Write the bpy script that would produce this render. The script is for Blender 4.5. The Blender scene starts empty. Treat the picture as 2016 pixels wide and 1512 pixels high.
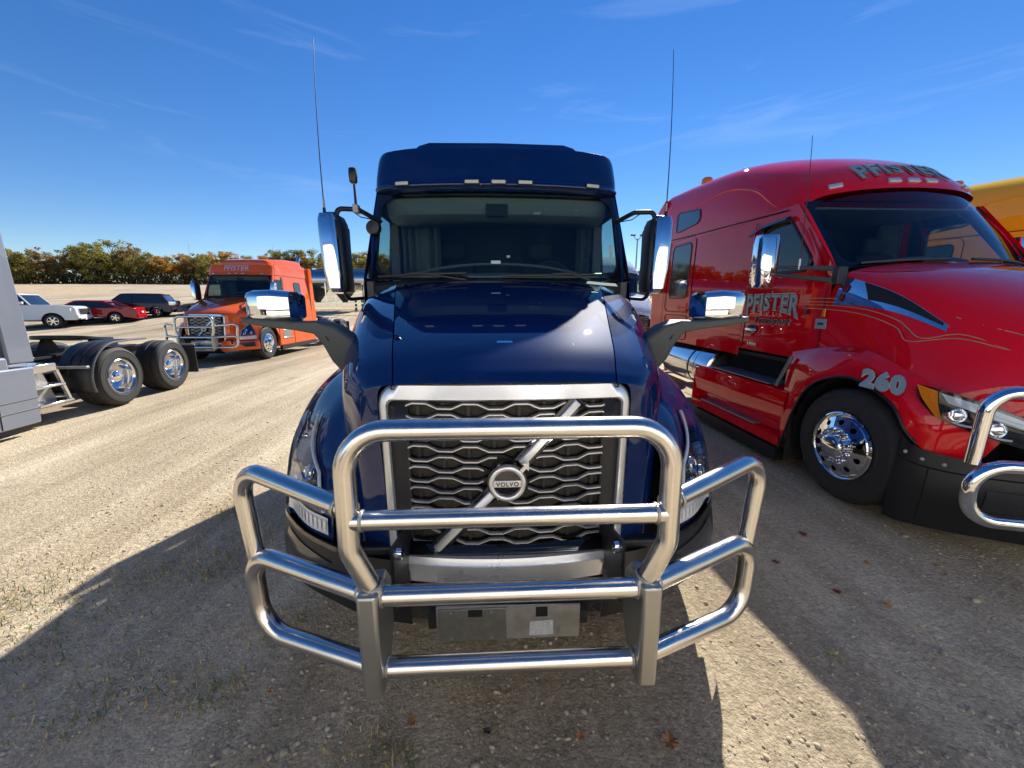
import bpy, bmesh, math, random
from math import sin, cos, pi, radians, sqrt, atan2
from mathutils import Vector, Matrix, noise
random.seed(7)
SC = bpy.context.scene
COL = SC.collection

# ------------------------------------------------------------------ camera, sky, sun, exposure
cd = bpy.data.cameras.new('camera'); cam = bpy.data.objects.new('camera', cd); COL.objects.link(cam)
cd.sensor_width = 36.0; cd.lens = 36.0*780/2016; cd.clip_start = 0.05; cd.clip_end = 3000
cam.location = (0, 0, 1.757)
cam.rotation_euler = (radians(90-11.63), 0, radians(-2.8))
SC.camera = cam
SUN_AZ, SUN_EL = radians(22.5), radians(36.0)       # azimuth from +Y towards +X
W = bpy.data.worlds.new('World'); SC.world = W; W.use_nodes = True
wn, wl = W.node_tree.nodes, W.node_tree.links
wn.clear()
wo = wn.new('ShaderNodeOutputWorld'); bg = wn.new('ShaderNodeBackground'); sky = wn.new('ShaderNodeTexSky')
sky.sky_type = 'NISHITA'; sky.sun_disc = False; sky.sun_elevation = SUN_EL; sky.sun_rotation = SUN_AZ
sky.air_density = 1.0; sky.dust_density = 0.0; sky.ozone_density = 4.0; sky.altitude = 0
bg.inputs['Strength'].default_value = 0.054
# thin cirrus streaks high up
tc = wn.new('ShaderNodeTexCoord'); mp = wn.new('ShaderNodeMapping'); mp.inputs['Scale'].default_value = (1.2, 1.2, 9.0)
mp.inputs['Rotation'].default_value = (0.12, 0.1, 0.3)
cn = wn.new('ShaderNodeTexNoise'); cn.inputs['Scale'].default_value = 2.2; cn.inputs['Detail'].default_value = 8; cn.inputs['Roughness'].default_value = 0.62
cn.inputs['Distortion'].default_value = 0.6
cr = wn.new('ShaderNodeValToRGB'); cr.color_ramp.elements[0].position = 0.57; cr.color_ramp.elements[1].position = 0.92
cr.color_ramp.elements[1].color = (0.15, 0.15, 0.15, 1)
mx = wn.new('ShaderNodeMix'); mx.data_type = 'RGBA'
mx.inputs[7].default_value = (8.0, 9.0, 10.5, 1)
wl.new(tc.outputs['Generated'], mp.inputs['Vector']); wl.new(mp.outputs['Vector'], cn.inputs['Vector'])
wl.new(cn.outputs['Fac'], cr.inputs['Fac']); wl.new(cr.outputs['Color'], mx.inputs[0])
hs = wn.new('ShaderNodeHueSaturation'); hs.inputs['Saturation'].default_value = 1.27; hs.inputs['Hue'].default_value = .51; wl.new(sky.outputs['Color'], hs.inputs['Color'])
wl.new(hs.outputs['Color'], mx.inputs[6]); wl.new(mx.outputs[2], bg.inputs['Color']); wl.new(bg.outputs['Background'], wo.inputs['Surface'])
sl = bpy.data.lights.new('sun', 'SUN'); sl.energy = 3.7; sl.angle = radians(0.53); sl.color = (1.0, 0.965, 0.91)
sun = bpy.data.objects.new('sun', sl); COL.objects.link(sun); sun.location = (10, 30, 30)
sd = Vector((sin(SUN_AZ)*cos(SUN_EL), cos(SUN_AZ)*cos(SUN_EL), sin(SUN_EL)))
sun.rotation_euler = sd.to_track_quat('Z', 'Y').to_euler()
SC.view_settings.view_transform = 'Standard'; SC.view_settings.look = 'None'
SC.view_settings.exposure = 1.3; SC.view_settings.gamma = 1.0; SC.view_settings.use_curve_mapping = False

# ------------------------------------------------------------------ helpers: materials
MATS = {}
def rgb(r, g, b): 
    f = lambda c: ((c/255+.055)/1.055)**2.4 if c > 10 else c/255/12.92
    return (f(r), f(g), f(b), 1)
def mat(name, col, rough=.5, metal=0., coat=0., bump=None, var=0., vscale=6., spec=.5, aniso=0., rvar=0.):
    if name in MATS: return MATS[name]
    m = bpy.data.materials.new(name); m.use_nodes = True; MATS[name] = m
    n, l = m.node_tree.nodes, m.node_tree.links; p = n['Principled BSDF']
    p.inputs['Base Color'].default_value = col if len(col) == 4 else (*col, 1)
    p.inputs['Roughness'].default_value = rough; p.inputs['Metallic'].default_value = metal
    p.inputs['Coat Weight'].default_value = coat; p.inputs['Coat Roughness'].default_value = .03
    p.inputs['Specular IOR Level'].default_value = spec
    t = n.new('ShaderNodeTexCoord')
    if var or rvar:
        x = n.new('ShaderNodeTexNoise'); x.inputs['Scale'].default_value = vscale; x.inputs['Detail'].default_value = 6; x.inputs['Roughness'].default_value = .6
        l.new(t.outputs['Object'], x.inputs['Vector'])
        if var:
            h = n.new('ShaderNodeMapRange'); h.inputs[3].default_value = 1-var; h.inputs[4].default_value = 1+var
            l.new(x.outputs['Fac'], h.inputs[0])
            k = n.new('ShaderNodeMix'); k.data_type = 'RGBA'; k.blend_type = 'MULTIPLY'; k.inputs[0].default_value = 1
            k.inputs[6].default_value = p.inputs['Base Color'].default_value
            l.new(h.outputs[0], k.inputs[7]); l.new(k.outputs[2], p.inputs['Base Color'])
        if rvar:
            h = n.new('ShaderNodeMapRange'); h.inputs[1].default_value = .3; h.inputs[2].default_value = .7
            h.inputs[3].default_value = max(0, rough-rvar); h.inputs[4].default_value = rough+rvar
            l.new(x.outputs['Fac'], h.inputs[0]); l.new(h.outputs[0], p.inputs['Roughness'])
    if bump:
        sc, st, dist = bump
        x = n.new('ShaderNodeTexNoise'); x.inputs['Scale'].default_value = sc; x.inputs['Detail'].default_value = 3
        b = n.new('ShaderNodeBump'); b.inputs['Strength'].default_value = st; b.inputs['Distance'].default_value = dist
        l.new(t.outputs['Object'], x.inputs['Vector']); l.new(x.outputs['Fac'], b.inputs['Height']); l.new(b.outputs['Normal'], p.inputs['Normal'])
    return m
def paint(name, col, metal=.0, chips=False, dust=.10, sheen=0.):
    """glossy clear-coated truck paint with a dusty film and, if asked, small stone chips"""
    if name in MATS: return MATS[name]
    m = mat(name, col, .45, metal, 1.0, var=.06, vscale=3, spec=sheen)
    n, l = m.node_tree.nodes, m.node_tree.links; p = n['Principled BSDF']; t = n.new('ShaderNodeTexCoord')
    src = p.inputs['Base Color'].links[0].from_socket
    d = n.new('ShaderNodeTexNoise'); d.inputs['Scale'].default_value = 5; d.inputs['Detail'].default_value = 9; d.inputs['Roughness'].default_value = .7
    l.new(t.outputs['Object'], d.inputs['Vector'])
    dr = n.new('ShaderNodeMapRange'); dr.inputs[1].default_value = .45; dr.inputs[2].default_value = .8; dr.inputs[3].default_value = 0; dr.inputs[4].default_value = dust
    l.new(d.outputs['Fac'], dr.inputs[0])
    k = n.new('ShaderNodeMix'); k.data_type = 'RGBA'; k.inputs[7].default_value = (.36, .31, .25, 1)
    l.new(dr.outputs[0], k.inputs[0]); l.new(src, k.inputs[6]); out = k.outputs[2]
    rr = n.new('ShaderNodeMapRange'); rr.inputs[1].default_value = .35; rr.inputs[2].default_value = .8; rr.inputs[3].default_value = .002; rr.inputs[4].default_value = .022
    l.new(d.outputs['Fac'], rr.inputs[0]); l.new(rr.outputs[0], p.inputs['Coat Roughness'])
    if chips:
        v = n.new('ShaderNodeTexVoronoi'); v.inputs['Scale'].default_value = 9; v.inputs['Randomness'].default_value = 1
        l.new(t.outputs['Object'], v.inputs['Vector'])
        w = n.new('ShaderNodeTexWhiteNoise'); l.new(v.outputs['Color'], w.inputs['Vector'])
        sz = n.new('ShaderNodeMapRange'); sz.inputs[1].default_value = .62; sz.inputs[2].default_value = 1; sz.inputs[3].default_value = 0; sz.inputs[4].default_value = .036
        l.new(w.outputs['Value'], sz.inputs[0])
        c = n.new('ShaderNodeMath'); c.operation = 'LESS_THAN'; l.new(v.outputs['Distance'], c.inputs[0]); l.new(sz.outputs[0], c.inputs[1])
        k2 = n.new('ShaderNodeMix'); k2.data_type = 'RGBA'; k2.inputs[7].default_value = (.75, .77, .8, 1)
        l.new(c.outputs[0], k2.inputs[0]); l.new(out, k2.inputs[6]); out = k2.outputs[2]
    l.new(out, p.inputs['Base Color'])
    return m
def glass(name, tint, refl=1.45):
    if name in MATS: return MATS[name]
    m = bpy.data.materials.new(name); m.use_nodes = True; MATS[name] = m
    n, l = m.node_tree.nodes, m.node_tree.links; n.clear()
    o = n.new('ShaderNodeOutputMaterial'); a = n.new('ShaderNodeBsdfTransparent'); g = n.new('ShaderNodeBsdfGlossy'); f = n.new('ShaderNodeLayerWeight'); x = n.new('ShaderNodeMixShader')
    a.inputs['Color'].default_value = (*tint, 1); g.inputs['Roughness'].default_value = .015; f.inputs['Blend'].default_value = .5
    g.inputs['Color'].default_value = (.9, .95, 1, 1)
    q = n.new('ShaderNodeMath'); q.operation = 'POWER'; q.inputs[1].default_value = 4.5; l.new(f.outputs['Facing'], q.inputs[0])
    k = n.new('ShaderNodeMapRange'); f0 = ((refl-1)/(refl+1))**2; k.inputs[3].default_value = f0*1.7; k.inputs[4].default_value = .95; l.new(q.outputs[0], k.inputs[0])
    l.new(k.outputs[0], x.inputs[0]); l.new(a.outputs[0], x.inputs[1]); l.new(g.outputs[0], x.inputs[2]); l.new(x.outputs[0], o.inputs['Surface'])
    return m
def brushed(name, col, rough, scale):
    """polished stainless tube with long fine polishing streaks"""
    if name in MATS: return MATS[name]
    m = mat(name, col, rough, 1.0, rvar=.05, vscale=9, var=.05)
    n, l = m.node_tree.nodes, m.node_tree.links; p = n['Principled BSDF']; t = n.new('ShaderNodeTexCoord')
    mpn = n.new('ShaderNodeMapping'); mpn.inputs['Scale'].default_value = scale; l.new(t.outputs['Object'], mpn.inputs[0])
    x = n.new('ShaderNodeTexNoise'); x.inputs['Scale'].default_value = 60; x.inputs['Detail'].default_value = 4; l.new(mpn.outputs[0], x.inputs['Vector'])
    b = n.new('ShaderNodeBump'); b.inputs['Strength'].default_value = .012; b.inputs['Distance'].default_value = .002
    l.new(x.outputs['Fac'], b.inputs['Height']); l.new(b.outputs['Normal'], p.inputs['Normal'])
    return m
CHROME = mat('chrome', (.82, .83, .85), .04, 1.0, bump=(4, .02, .05))
STEEL = brushed('stainless', (.70, .67, .62), .22, (1, 1, 1))
ALU = mat('polished_aluminium', (.72, .72, .72), .14, 1.0, rvar=.05, vscale=20)
SILVERTRIM = mat('satin_silver', (.80, .81, .82), .30, .75, rvar=.04)
POSTSTEEL = mat('brushed_post_steel', (.40, .40, .37), .36, .9, rvar=.05, vscale=8, bump=(120, .05, .002))
BLACK = mat('black_plastic', (.010, .010, .012), .42, bump=(300, .15, .002), var=.2)
GLOSSBLACK = mat('gloss_black', (.006, .006, .008), .12, coat=.6)
GREYPL = mat('textured_grey_plastic', (.058, .068, .066), .58, bump=(420, .35, .002), var=.12)
GREYBUMP = mat('grey_bumper', (.20, .20, .20), .38, .5)
RUBBER = mat('tyre_rubber', (.026, .024, .022), .75, bump=(90, .3, .003), var=.5, vscale=7)
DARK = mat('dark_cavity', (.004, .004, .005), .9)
CHASSIS = mat('chassis_black', (.014, .014, .015), .5, var=.5, vscale=4)
AMBER = mat('amber_lens', (.75, .22, .01), .12, coat=.5)
REDLENS = mat('red_lens', (.35, .01, .01), .12, coat=.5)
LAMPW = mat('lamp_white', (.82, .82, .78), .15, coat=.5)
CREAM = mat('marker_lens', (.58, .55, .44), .25, coat=.5)
GALV = mat('galvanised_plate', (.34, .33, .30), .48, .6, var=.35, vscale=25, rvar=.1)
WGLASS = glass('windscreen_glass', (.60, .74, .70), 1.42)
DGLASS = glass('dark_glass', (.22, .26, .27), 1.5)
LENS = glass('lamp_lens', (.80, .86, .92), 1.5)
INT = mat('interior_grey', (.10, .105, .105), .75, var=.15)
INTD = mat('interior_dark', (.018, .02, .022), .8, var=.2)
INTL = mat('interior_beige', (.15, .16, .145), .8, var=.1)
WHITEP = mat('white_print', (.75, .77, .75), .5)

# ------------------------------------------------------------------ helpers: geometry
def V(*a): return Vector(a)
def catrom(P, n, closed=False):
    P = [Vector(p) for p in P]; N = len(P); out = []
    rng = N if closed else N-1
    for i in range(rng):
        p0 = P[i-1] if (i > 0 or closed) else P[0]*2-P[1]
        p1, p2 = P[i], P[(i+1) % N]
        p3 = P[(i+2) % N] if (i+2 < N or closed) else P[-1]*2-P[-2]
        for k in range(n):
            t = k/n
            out.append(.5*((2*p1)+(p2-p0)*t+(2*p0-5*p1+4*p2-p3)*t*t+(3*p1-p0-3*p2+p3)*t**3))
    if not closed: out.append(P[-1])
    return out
def fillet(P, r, n=6, closed=False):
    """polyline with rounded corners; r a number or one per point"""
    P = [Vector(p) for p in P]; N = len(P); out = []
    for i, p in enumerate(P):
        if not closed and i in (0, N-1): out.append(p); continue
        a, b = P[i-1], P[(i+1) % N]; ri = r[i] if isinstance(r, (list, tuple)) else r
        u, v = (a-p), (b-p); lu, lv = u.length, v.length; u /= lu; v /= lv
        ang = u.angle(v, pi)
        if ang > pi-.02 or ri <= 0: out.append(p); continue
        d = min(ri/math.tan(ang/2), lu*.48, lv*.48); rr = d*math.tan(ang/2)
        c = p+(u+v).normalized()*(rr/sin(ang/2)); s, e = p+u*d-c, p+v*d-c; th = s.angle(e)
        if th < 1e-4: out.append(p); continue
        for k in range(n+1):
            t = k/n; out.append(c+(s*sin((1-t)*th)+e*sin(t*th))/sin(th))
    return out
class Surf:
    """smooth sheet through a grid of control points (rows i, columns j)"""
    def __init__(s, G): s.G = [[Vector(p) for p in r] for r in G]; s.I = len(G)-1; s.J = len(G[0])-1
    @staticmethod
    def c1(P, t):
        N = len(P)-1; t = min(max(t, 0), N); i = min(int(t), N-1); f = t-i
        p0 = P[i-1] if i > 0 else P[0]*2-P[1]; p1, p2 = P[i], P[i+1]
        p3 = P[i+2] if i+2 <= N else P[N]*2-P[N-1]
        return .5*((2*p1)+(p2-p0)*f+(2*p0-5*p1+4*p2-p3)*f*f+(3*p1-p0-3*p2+p3)*f**3)
    def at(s, u, v): return s.c1([s.c1(r, v) for r in s.G], u)
    def nrm(s, u, v):
        e = .02; a = s.at(min(u+e, s.I), v)-s.at(max(u-e, 0), v); b = s.at(u, min(v+e, s.J))-s.at(u, max(v-e, 0))
        return a.cross(b).normalized()
    def off(s, u, v, d): return s.at(u, v)+s.nrm(u, v)*d
    def mirror(s): return Surf([[Vector((-p.x, p.y, p.z)) for p in r] for r in s.G])
class MB:
    def __init__(s): s.v = []; s.f = []
    def add(s, vs, fs):
        o = len(s.v); s.v += [tuple(v) for v in vs]; s.f += [tuple(i+o for i in f) for f in fs]; return s
    def box(s, x0, x1, y0, y1, z0, z1):
        return s.add([(x, y, z) for x in (x0, x1) for y in (y0, y1) for z in (z0, z1)],
                     [(0, 1, 3, 2), (4, 6, 7, 5), (0, 4, 5, 1), (2, 3, 7, 6), (0, 2, 6, 4), (1, 5, 7, 3)])
    def obox(s, c, ax, hx, hy, hz):
        c = Vector(c); X, Y, Z = [Vector(a) for a in ax]
        vs = [c+X*sx*hx+Y*sy*hy+Z*sz*hz for sx in (-1, 1) for sy in (-1, 1) for sz in (-1, 1)]
        return s.add(vs, [(0, 1, 3, 2), (4, 6, 7, 5), (0, 4, 5, 1), (2, 3, 7, 6), (0, 2, 6, 4), (1, 5, 7, 3)])
    def grid(s, R, closed=False, flip=False):
        n = len(R[0]); vs = [p for r in R for p in r]; fs = []
        for i in range(len(R)-1):
            for j in range(n if closed else n-1):
                q = (i*n+j, i*n+(j+1) % n, (i+1)*n+(j+1) % n, (i+1)*n+j)
                fs.append(q[::-1] if flip else q)
        return s.add(vs, fs)
    def loft(s, R, cap=True):
        s.grid(R, True); n = len(R[0]); o = len(s.v)-n*len(R)
        if cap: s.f += [tuple(o+i for i in range(n))[::-1], tuple(o+n*(len(R)-1)+i for i in range(n))]
        return s
    def tube(s, P, r, n=12, cap=True, closed=False, flat=1.0):
        P = [Vector(p) for p in P]; N = len(P); R = []
        T = []
        for i in range(N):
            a = P[i-1] if (i > 0 or closed) else P[i]; b = P[(i+1) % N] if (i < N-1 or closed) else P[i]
            T.append((b-a).normalized())
        up = Vector((0, 0, 1)) if abs(T[0].z) < .9 else Vector((0, 1, 0))
        nn = (up-T[0]*up.dot(T[0])).normalized()
        for i in range(N):
            nn = (nn-T[i]*nn.dot(T[i])).normalized(); b = T[i].cross(nn)
            ri = r[i] if isinstance(r, (list, tuple)) else r
            R.append([P[i]+nn*cos(2*pi*k/n)*ri*flat+b*sin(2*pi*k/n)*ri for k in range(n)])
        if closed: R.append(R[0]); cap = False
        return s.loft(R, cap)
    def lathe(s, prof, c=(0, 0, 0), axis='x', n=32, sgn=1, cap=False):
        c = Vector(c); R = []
        for r, h in prof:
            row = []
            for k in range(n):
                a = 2*pi*k/n; u, w = r*cos(a), r*sin(a)
                row.append(c+(V(sgn*h, u, w) if axis == 'x' else V(u, sgn*h, w) if axis == 'y' else V(u, w, sgn*h)))
            R.append(row)
        s.grid(R, True)
        if cap:
            o = len(s.v)-n*len(R); s.f += [tuple(o+i for i in range(n)), tuple(o+n*(len(R)-1)+i for i in range(n))[::-1]]
        return s
    def prism(s, poly, axis, a, b):
        """poly: list of 2-D points in the plane across axis; extruded from a to b"""
        f = {'x': lambda p, t: (t, p[0], p[1]), 'y': lambda p, t: (p[0], t, p[1]), 'z': lambda p, t: (p[0], p[1], t)}[axis]
        n = len(poly); o = len(s.v)
        s.v += [f(p, a) for p in poly]+[f(p, b) for p in poly]
        s.f += [tuple(o+i for i in range(n)), tuple(o+n+i for i in range(n))[::-1]]
        s.f += [(o+i, o+n+i, o+n+(i+1) % n, o+(i+1) % n) for i in range(n)]
        return s
    def patch(s, S, c, nu=8, nv=8, d=.006, thick=0):
        """piece of a Surf inside the uv quad c = 4 corners, lifted by d"""
        R = []
        for i in range(nu+1):
            t = i/nu; row = []
            for j in range(nv+1):
                w = j/nv
                u = (c[0][0]*(1-t)+c[1][0]*t)*(1-w)+(c[3][0]*(1-t)+c[2][0]*t)*w
                v = (c[0][1]*(1-t)+c[1][1]*t)*(1-w)+(c[3][1]*(1-t)+c[2][1]*t)*w
                row.append(S.off(u, v, d))
            R.append(row)
        return s.grid(R)
    def surf(s, S, nu, nv, d=0):
        nu *= S.I; nv *= S.J
        return s.grid([[S.at(S.I*i/nu, S.J*j/nv) if not d else S.off(S.I*i/nu, S.J*j/nv, d) for j in range(nv+1)] for i in range(nu+1)])
    def xf(s, M):
        s.v = [tuple(M @ Vector(v)) for v in s.v]; return s
    def mir(s):
        m = MB(); m.v = [(-x, y, z) for x, y, z in s.v]; m.f = [f[::-1] for f in s.f]; return m
    def mesh(s, name, m, smooth=40, fixn=True):
        me = bpy.data.meshes.new(name); me.from_pydata(s.v, [], s.f)
        if fixn:
            bm = bmesh.new(); bm.from_mesh(me); bmesh.ops.recalc_face_normals(bm, faces=bm.faces); bm.to_mesh(me); bm.free()
        if m: me.materials.append(m)
        if smooth:
            me.polygons.foreach_set('use_smooth', [True]*len(me.polygons)); me.set_sharp_from_angle(angle=radians(smooth))
        me.update(); return me
    def build(s, name, m, parent=None, smooth=40, bevel=0, solid=0, seg=2, loc=None, fixn=True, label=None):
        o = bpy.data.objects.new(name, s.mesh(name, m, smooth, fixn)); COL.objects.link(o)
        if parent: o.parent = parent
        if loc: o.location = loc
        if solid:
            d = o.modifiers.new('thickness', 'SOLIDIFY'); d.thickness = solid; d.offset = -1
        if bevel:
            b = o.modifiers.new('edge', 'BEVEL'); b.width = bevel; b.segments = seg; b.limit_method = 'ANGLE'; b.angle_limit = radians(38); b.harden_normals = False
        if label: o['label'] = label
        return o
def tag(o, label=None, cat=None, group=None, kind=None):
    for k, x in (('label', label), ('category', cat), ('group', group), ('kind', kind)):
        if x: o[k] = x
    return o
def thing(name, label, cat, loc=(0, 0, 0), rz=0, group=None):
    o = bpy.data.objects.new(name, None); COL.objects.link(o); o.location = loc; o.rotation_euler = (0, 0, rz)
    o.empty_display_size = .3
    return tag(o, label, cat, group)
def inst(me, name, parent, loc=(0, 0, 0), rot=(0, 0, 0), scale=(1, 1, 1)):
    o = bpy.data.objects.new(name, me); COL.objects.link(o); o.parent = parent; o.location = loc; o.rotation_euler = rot; o.scale = scale; return o
def copy_tree(o, parent=None):
    c = o.copy(); COL.objects.link(c); c.parent = parent
    for ch in list(o.children): copy_tree(ch, c)
    return c
def rrect(cx, cz, hx, hz, r, n=4):
    P = []
    for sx, sz, a0 in ((1, 1, 0), (-1, 1, pi/2), (-1, -1, pi), (1, -1, 1.5*pi)):
        for k in range(n+1):
            a = a0+pi/2*k/n; P.append((cx+sx*(hx-r)+r*cos(a), cz+sz*(hz-r)+r*sin(a)))
    return P
def text_mesh(txt, bold=0.0, extrude=.0, shear=0., spacing=1.0):
    """flat outline of a word, 1 unit high, centred on x, as MB (x, 0, z)"""
    cu = bpy.data.curves.new('lettering', 'FONT'); cu.body = txt; cu.align_x = 'CENTER'; cu.offset = bold; cu.shear = shear; cu.space_character = spacing
    cu.resolution_u = 3
    ob = bpy.data.objects.new('lettering', cu); COL.objects.link(ob)
    dg = bpy.context.evaluated_depsgraph_get(); me = bpy.data.meshes.new_from_object(ob.evaluated_get(dg))
    m = MB(); m.v = [(v.co.x, 0, v.co.y) for v in me.vertices]; m.f = [tuple(p.vertices) for p in me.polygons]
    bpy.data.objects.remove(ob); bpy.data.curves.remove(cu); bpy.data.meshes.remove(me)
    zs = [v[2] for v in m.v]; xs = [v[0] for v in m.v]; z0, h = min(zs), max(zs)-min(zs); cx = (min(xs)+max(xs))/2
    m.v = [((x-cx)/h, 0, (z-z0)/h) for x, y, z in m.v]; m.w = (max(xs)-min(xs))/h
    return m
# ------------------------------------------------------------------ the setting: gravel lot and stubble field
def ground_material():
    m = bpy.data.materials.new('gravel_lot'); m.use_nodes = True
    n, l = m.node_tree.nodes, m.node_tree.links; p = n['Principled BSDF']; p.inputs['Roughness'].default_value = .95; p.inputs['Specular IOR Level'].default_value = .15
    t = n.new('ShaderNodeTexCoord')
    def nz(scale, det, vec=None, rough=.6):
        x = n.new('ShaderNodeTexNoise'); x.inputs['Scale'].default_value = scale; x.inputs['Detail'].default_value = det; x.inputs['Roughness'].default_value = rough
        l.new(vec or t.outputs['Object'], x.inputs['Vector']); return x.outputs['Fac']
    def ramp(f, a, b, ca, cb):
        r = n.new('ShaderNodeValToRGB'); e = r.color_ramp.elements; e[0].position, e[1].position = a, b; e[0].color, e[1].color = (*ca, 1), (*cb, 1); l.new(f, r.inputs[0]); return r.outputs[0]
    def mix(f, a, b, mode='MIX'):
        k = n.new('ShaderNodeMix'); k.data_type = 'RGBA'; k.blend_type = mode
        if isinstance(f, float): k.inputs[0].default_value = f
        else: l.new(f, k.inputs[0])
        l.new(a, k.inputs[6]); l.new(b, k.inputs[7]); return k.outputs[2]
    # wheel tracks run along the trucks' axis
    st = n.new('ShaderNodeMapping'); st.inputs['Scale'].default_value = (1.6, .10, 1); st.inputs['Rotation'].default_value = (0, 0, .12); l.new(t.outputs['Object'], st.inputs[0])
    big = ramp(nz(.45, 5), .35, .68, (.385, .315, .215), (.60, .515, .385))
    trk = ramp(nz(1.1, 6, st.outputs[0]), .40, .64, (.32, .255, .175), (.68, .59, .45))
    c = mix(.40, big, trk)
    # broad bleached lanes and browner damp strips
    ln = n.new('ShaderNodeMapping'); ln.inputs['Scale'].default_value = (.36, .045, 1); ln.inputs['Rotation'].default_value = (0, 0, -.15); l.new(t.outputs['Object'], ln.inputs[0])
    lane = ramp(nz(1.0, 3, ln.outputs[0]), .36, .62, (.70, .67, .62), (1.22, 1.21, 1.18)); c = mix(.9, c, lane, 'MULTIPLY')
    rut = ramp(nz(5.5, 4, st.outputs[0]), .35, .65, (.80, .79, .77), (1.14, 1.13, 1.12)); c = mix(.45, c, rut, 'MULTIPLY')
    fine = ramp(nz(38, 6, rough=.75), .30, .72, (.62, .60, .57), (1.28, 1.27, 1.25))
    c = mix(.85, c, fine, 'MULTIPLY')
    v = n.new('ShaderNodeTexVoronoi'); v.inputs['Scale'].default_value = 75; l.new(t.outputs['Object'], v.inputs['Vector'])
    w = n.new('ShaderNodeTexWhiteNoise'); l.new(v.outputs['Color'], w.inputs['Vector'])
    grit = ramp(w.outputs['Value'], .0, 1, (.72, .70, .68), (1.3, 1.28, 1.25))
    c = mix(.55, c, grit, 'MULTIPLY')
    # dark damp, organic patches with weeds
    dp = ramp(nz(.9, 7, rough=.7), .57, .72, (0, 0, 0), (1, 1, 1))
    dk = n.new('ShaderNodeRGB'); dk.outputs[0].default_value = (.12, .105, .07, 1)
    f = n.new('ShaderNodeMath'); f.operation = 'MULTIPLY'; f.inputs[1].default_value = .55; l.new(dp, f.inputs[0])
    c = mix(f.outputs[0], c, dk.outputs[0])
    l.new(c, p.inputs['Base Color'])
    b1 = n.new('ShaderNodeBump'); b1.inputs['Strength'].default_value = .35; b1.inputs['Distance'].default_value = .012
    inv = n.new('ShaderNodeMath'); inv.operation = 'SUBTRACT'; inv.inputs[0].default_value = 1; l.new(v.outputs['Distance'], inv.inputs[1])
    l.new(inv.outputs[0], b1.inputs['Height'])
    b2 = n.new('ShaderNodeBump'); b2.inputs['Strength'].default_value = .8; b2.inputs['Distance'].default_value = .03
    l.new(nz(24, 8, rough=.7), b2.inputs['Height']); l.new(b1.outputs[0], b2.inputs['Normal']); l.new(b2.outputs[0], p.inputs['Normal'])
    return m
def rise(y):
    """the lot is level, then climbs gently towards the field"""
    t = max(0, y-17); return .056*t*min(1, t/14)
def gz(x, y):
    """lot relief in metres: a few millimetres to a couple of centimetres"""
    d = sqrt(x*x+y*y); a = 1 if d < 30 else max(0, 1-(d-30)/30)
    h = .022*noise.noise(V(x*.7, y*.14, 1))+.010*noise.noise(V(x*1.7, y*.7, 5))+.005*noise.noise(V(x*5, y*4, 9))
    return a*(h-.004)+rise(y)
def axis(steps):
    out = [steps[0][0]]
    for a, b, s in steps:
        k = max(1, round((b-a)/s)); out += [a+(b-a)*i/k for i in range(1, k+1)]
    return out
gx = axis([(-600, -120, 60), (-120, -30, 10), (-30, -8, 1.0), (-8, -4, .2), (-4, 5, .06), (5, 10, .25), (10, 30, 1.5), (30, 120, 10), (120, 600, 60)])
gy = axis([(-300, -30, 30), (-30, -4, 2), (-4, .8, .4), (.8, 5, .06), (5, 10, .18), (10, 60, 1), (60, 120, 8), (120, 900, 60)])
g = MB().grid([[(x, y, gz(x, y)) for x in gx] for y in gy])
GROUND = g.build('ground', ground_material(), smooth=60, fixn=False); tag(GROUND, kind='structure')

def field_material():
    m = mat('corn_stubble', (.60, .45, .28), .95, var=.35, vscale=.35)
    n, l = m.node_tree.nodes, m.node_tree.links; p = n['Principled BSDF']; t = n.new('ShaderNodeTexCoord')
    mp_ = n.new('ShaderNodeMapping'); mp_.inputs['Rotation'].default_value = (0, 0, .35); l.new(t.outputs['Object'], mp_.inputs[0])
    w = n.new('ShaderNodeTexWave'); w.inputs['Scale'].default_value = 1.3; w.inputs['Distortion'].default_value = 2.5; w.inputs['Detail'].default_value = 4; l.new(mp_.outputs[0], w.inputs['Vector'])
    r = n.new('ShaderNodeValToRGB'); r.color_ramp.elements[0].color = (.6, .58, .52, 1); r.color_ramp.elements[1].color = (1.15, 1.1, 1, 1); l.new(w.outputs['Fac'], r.inputs[0])
    k = n.new('ShaderNodeMix'); k.data_type = 'RGBA'; k.blend_type = 'MULTIPLY'; k.inputs[0].default_value = .7
    src = p.inputs['Base Color'].links[0].from_socket
    l.new(src, k.inputs[6]); l.new(r.outputs[0], k.inputs[7]); l.new(k.outputs[2], p.inputs['Base Color'])
    b = n.new('ShaderNodeBump'); b.inputs['Distance'].default_value = .3; x = n.new('ShaderNodeTexNoise'); x.inputs['Scale'].default_value = 5; x.inputs['Detail'].default_value = 8
    l.new(t.outputs['Object'], x.inputs['Vector']); l.new(x.outputs['Fac'], b.inputs['Height']); l.new(b.outputs[0], p.inputs['Normal'])
    return m
def fz(x, y):
    """the field climbs gently away from the lot"""
    t = max(0, y-31); return rise(y)+.012+.5*noise.noise(V(x*.015, y*.015, 3))*min(1, t/60)
fx = axis([(-600, 600, 12)]); fy = axis([(31, 60, 3), (60, 340, 9), (340, 1200, 80)])
tag(MB().grid([[(x, y+1.5*noise.noise(V(x*.08, 0, 0))*(1 if y < 40 else 0), fz(x, y)) for x in fx] for y in fy]).build('field', field_material(), fixn=False), kind='structure')

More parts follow.
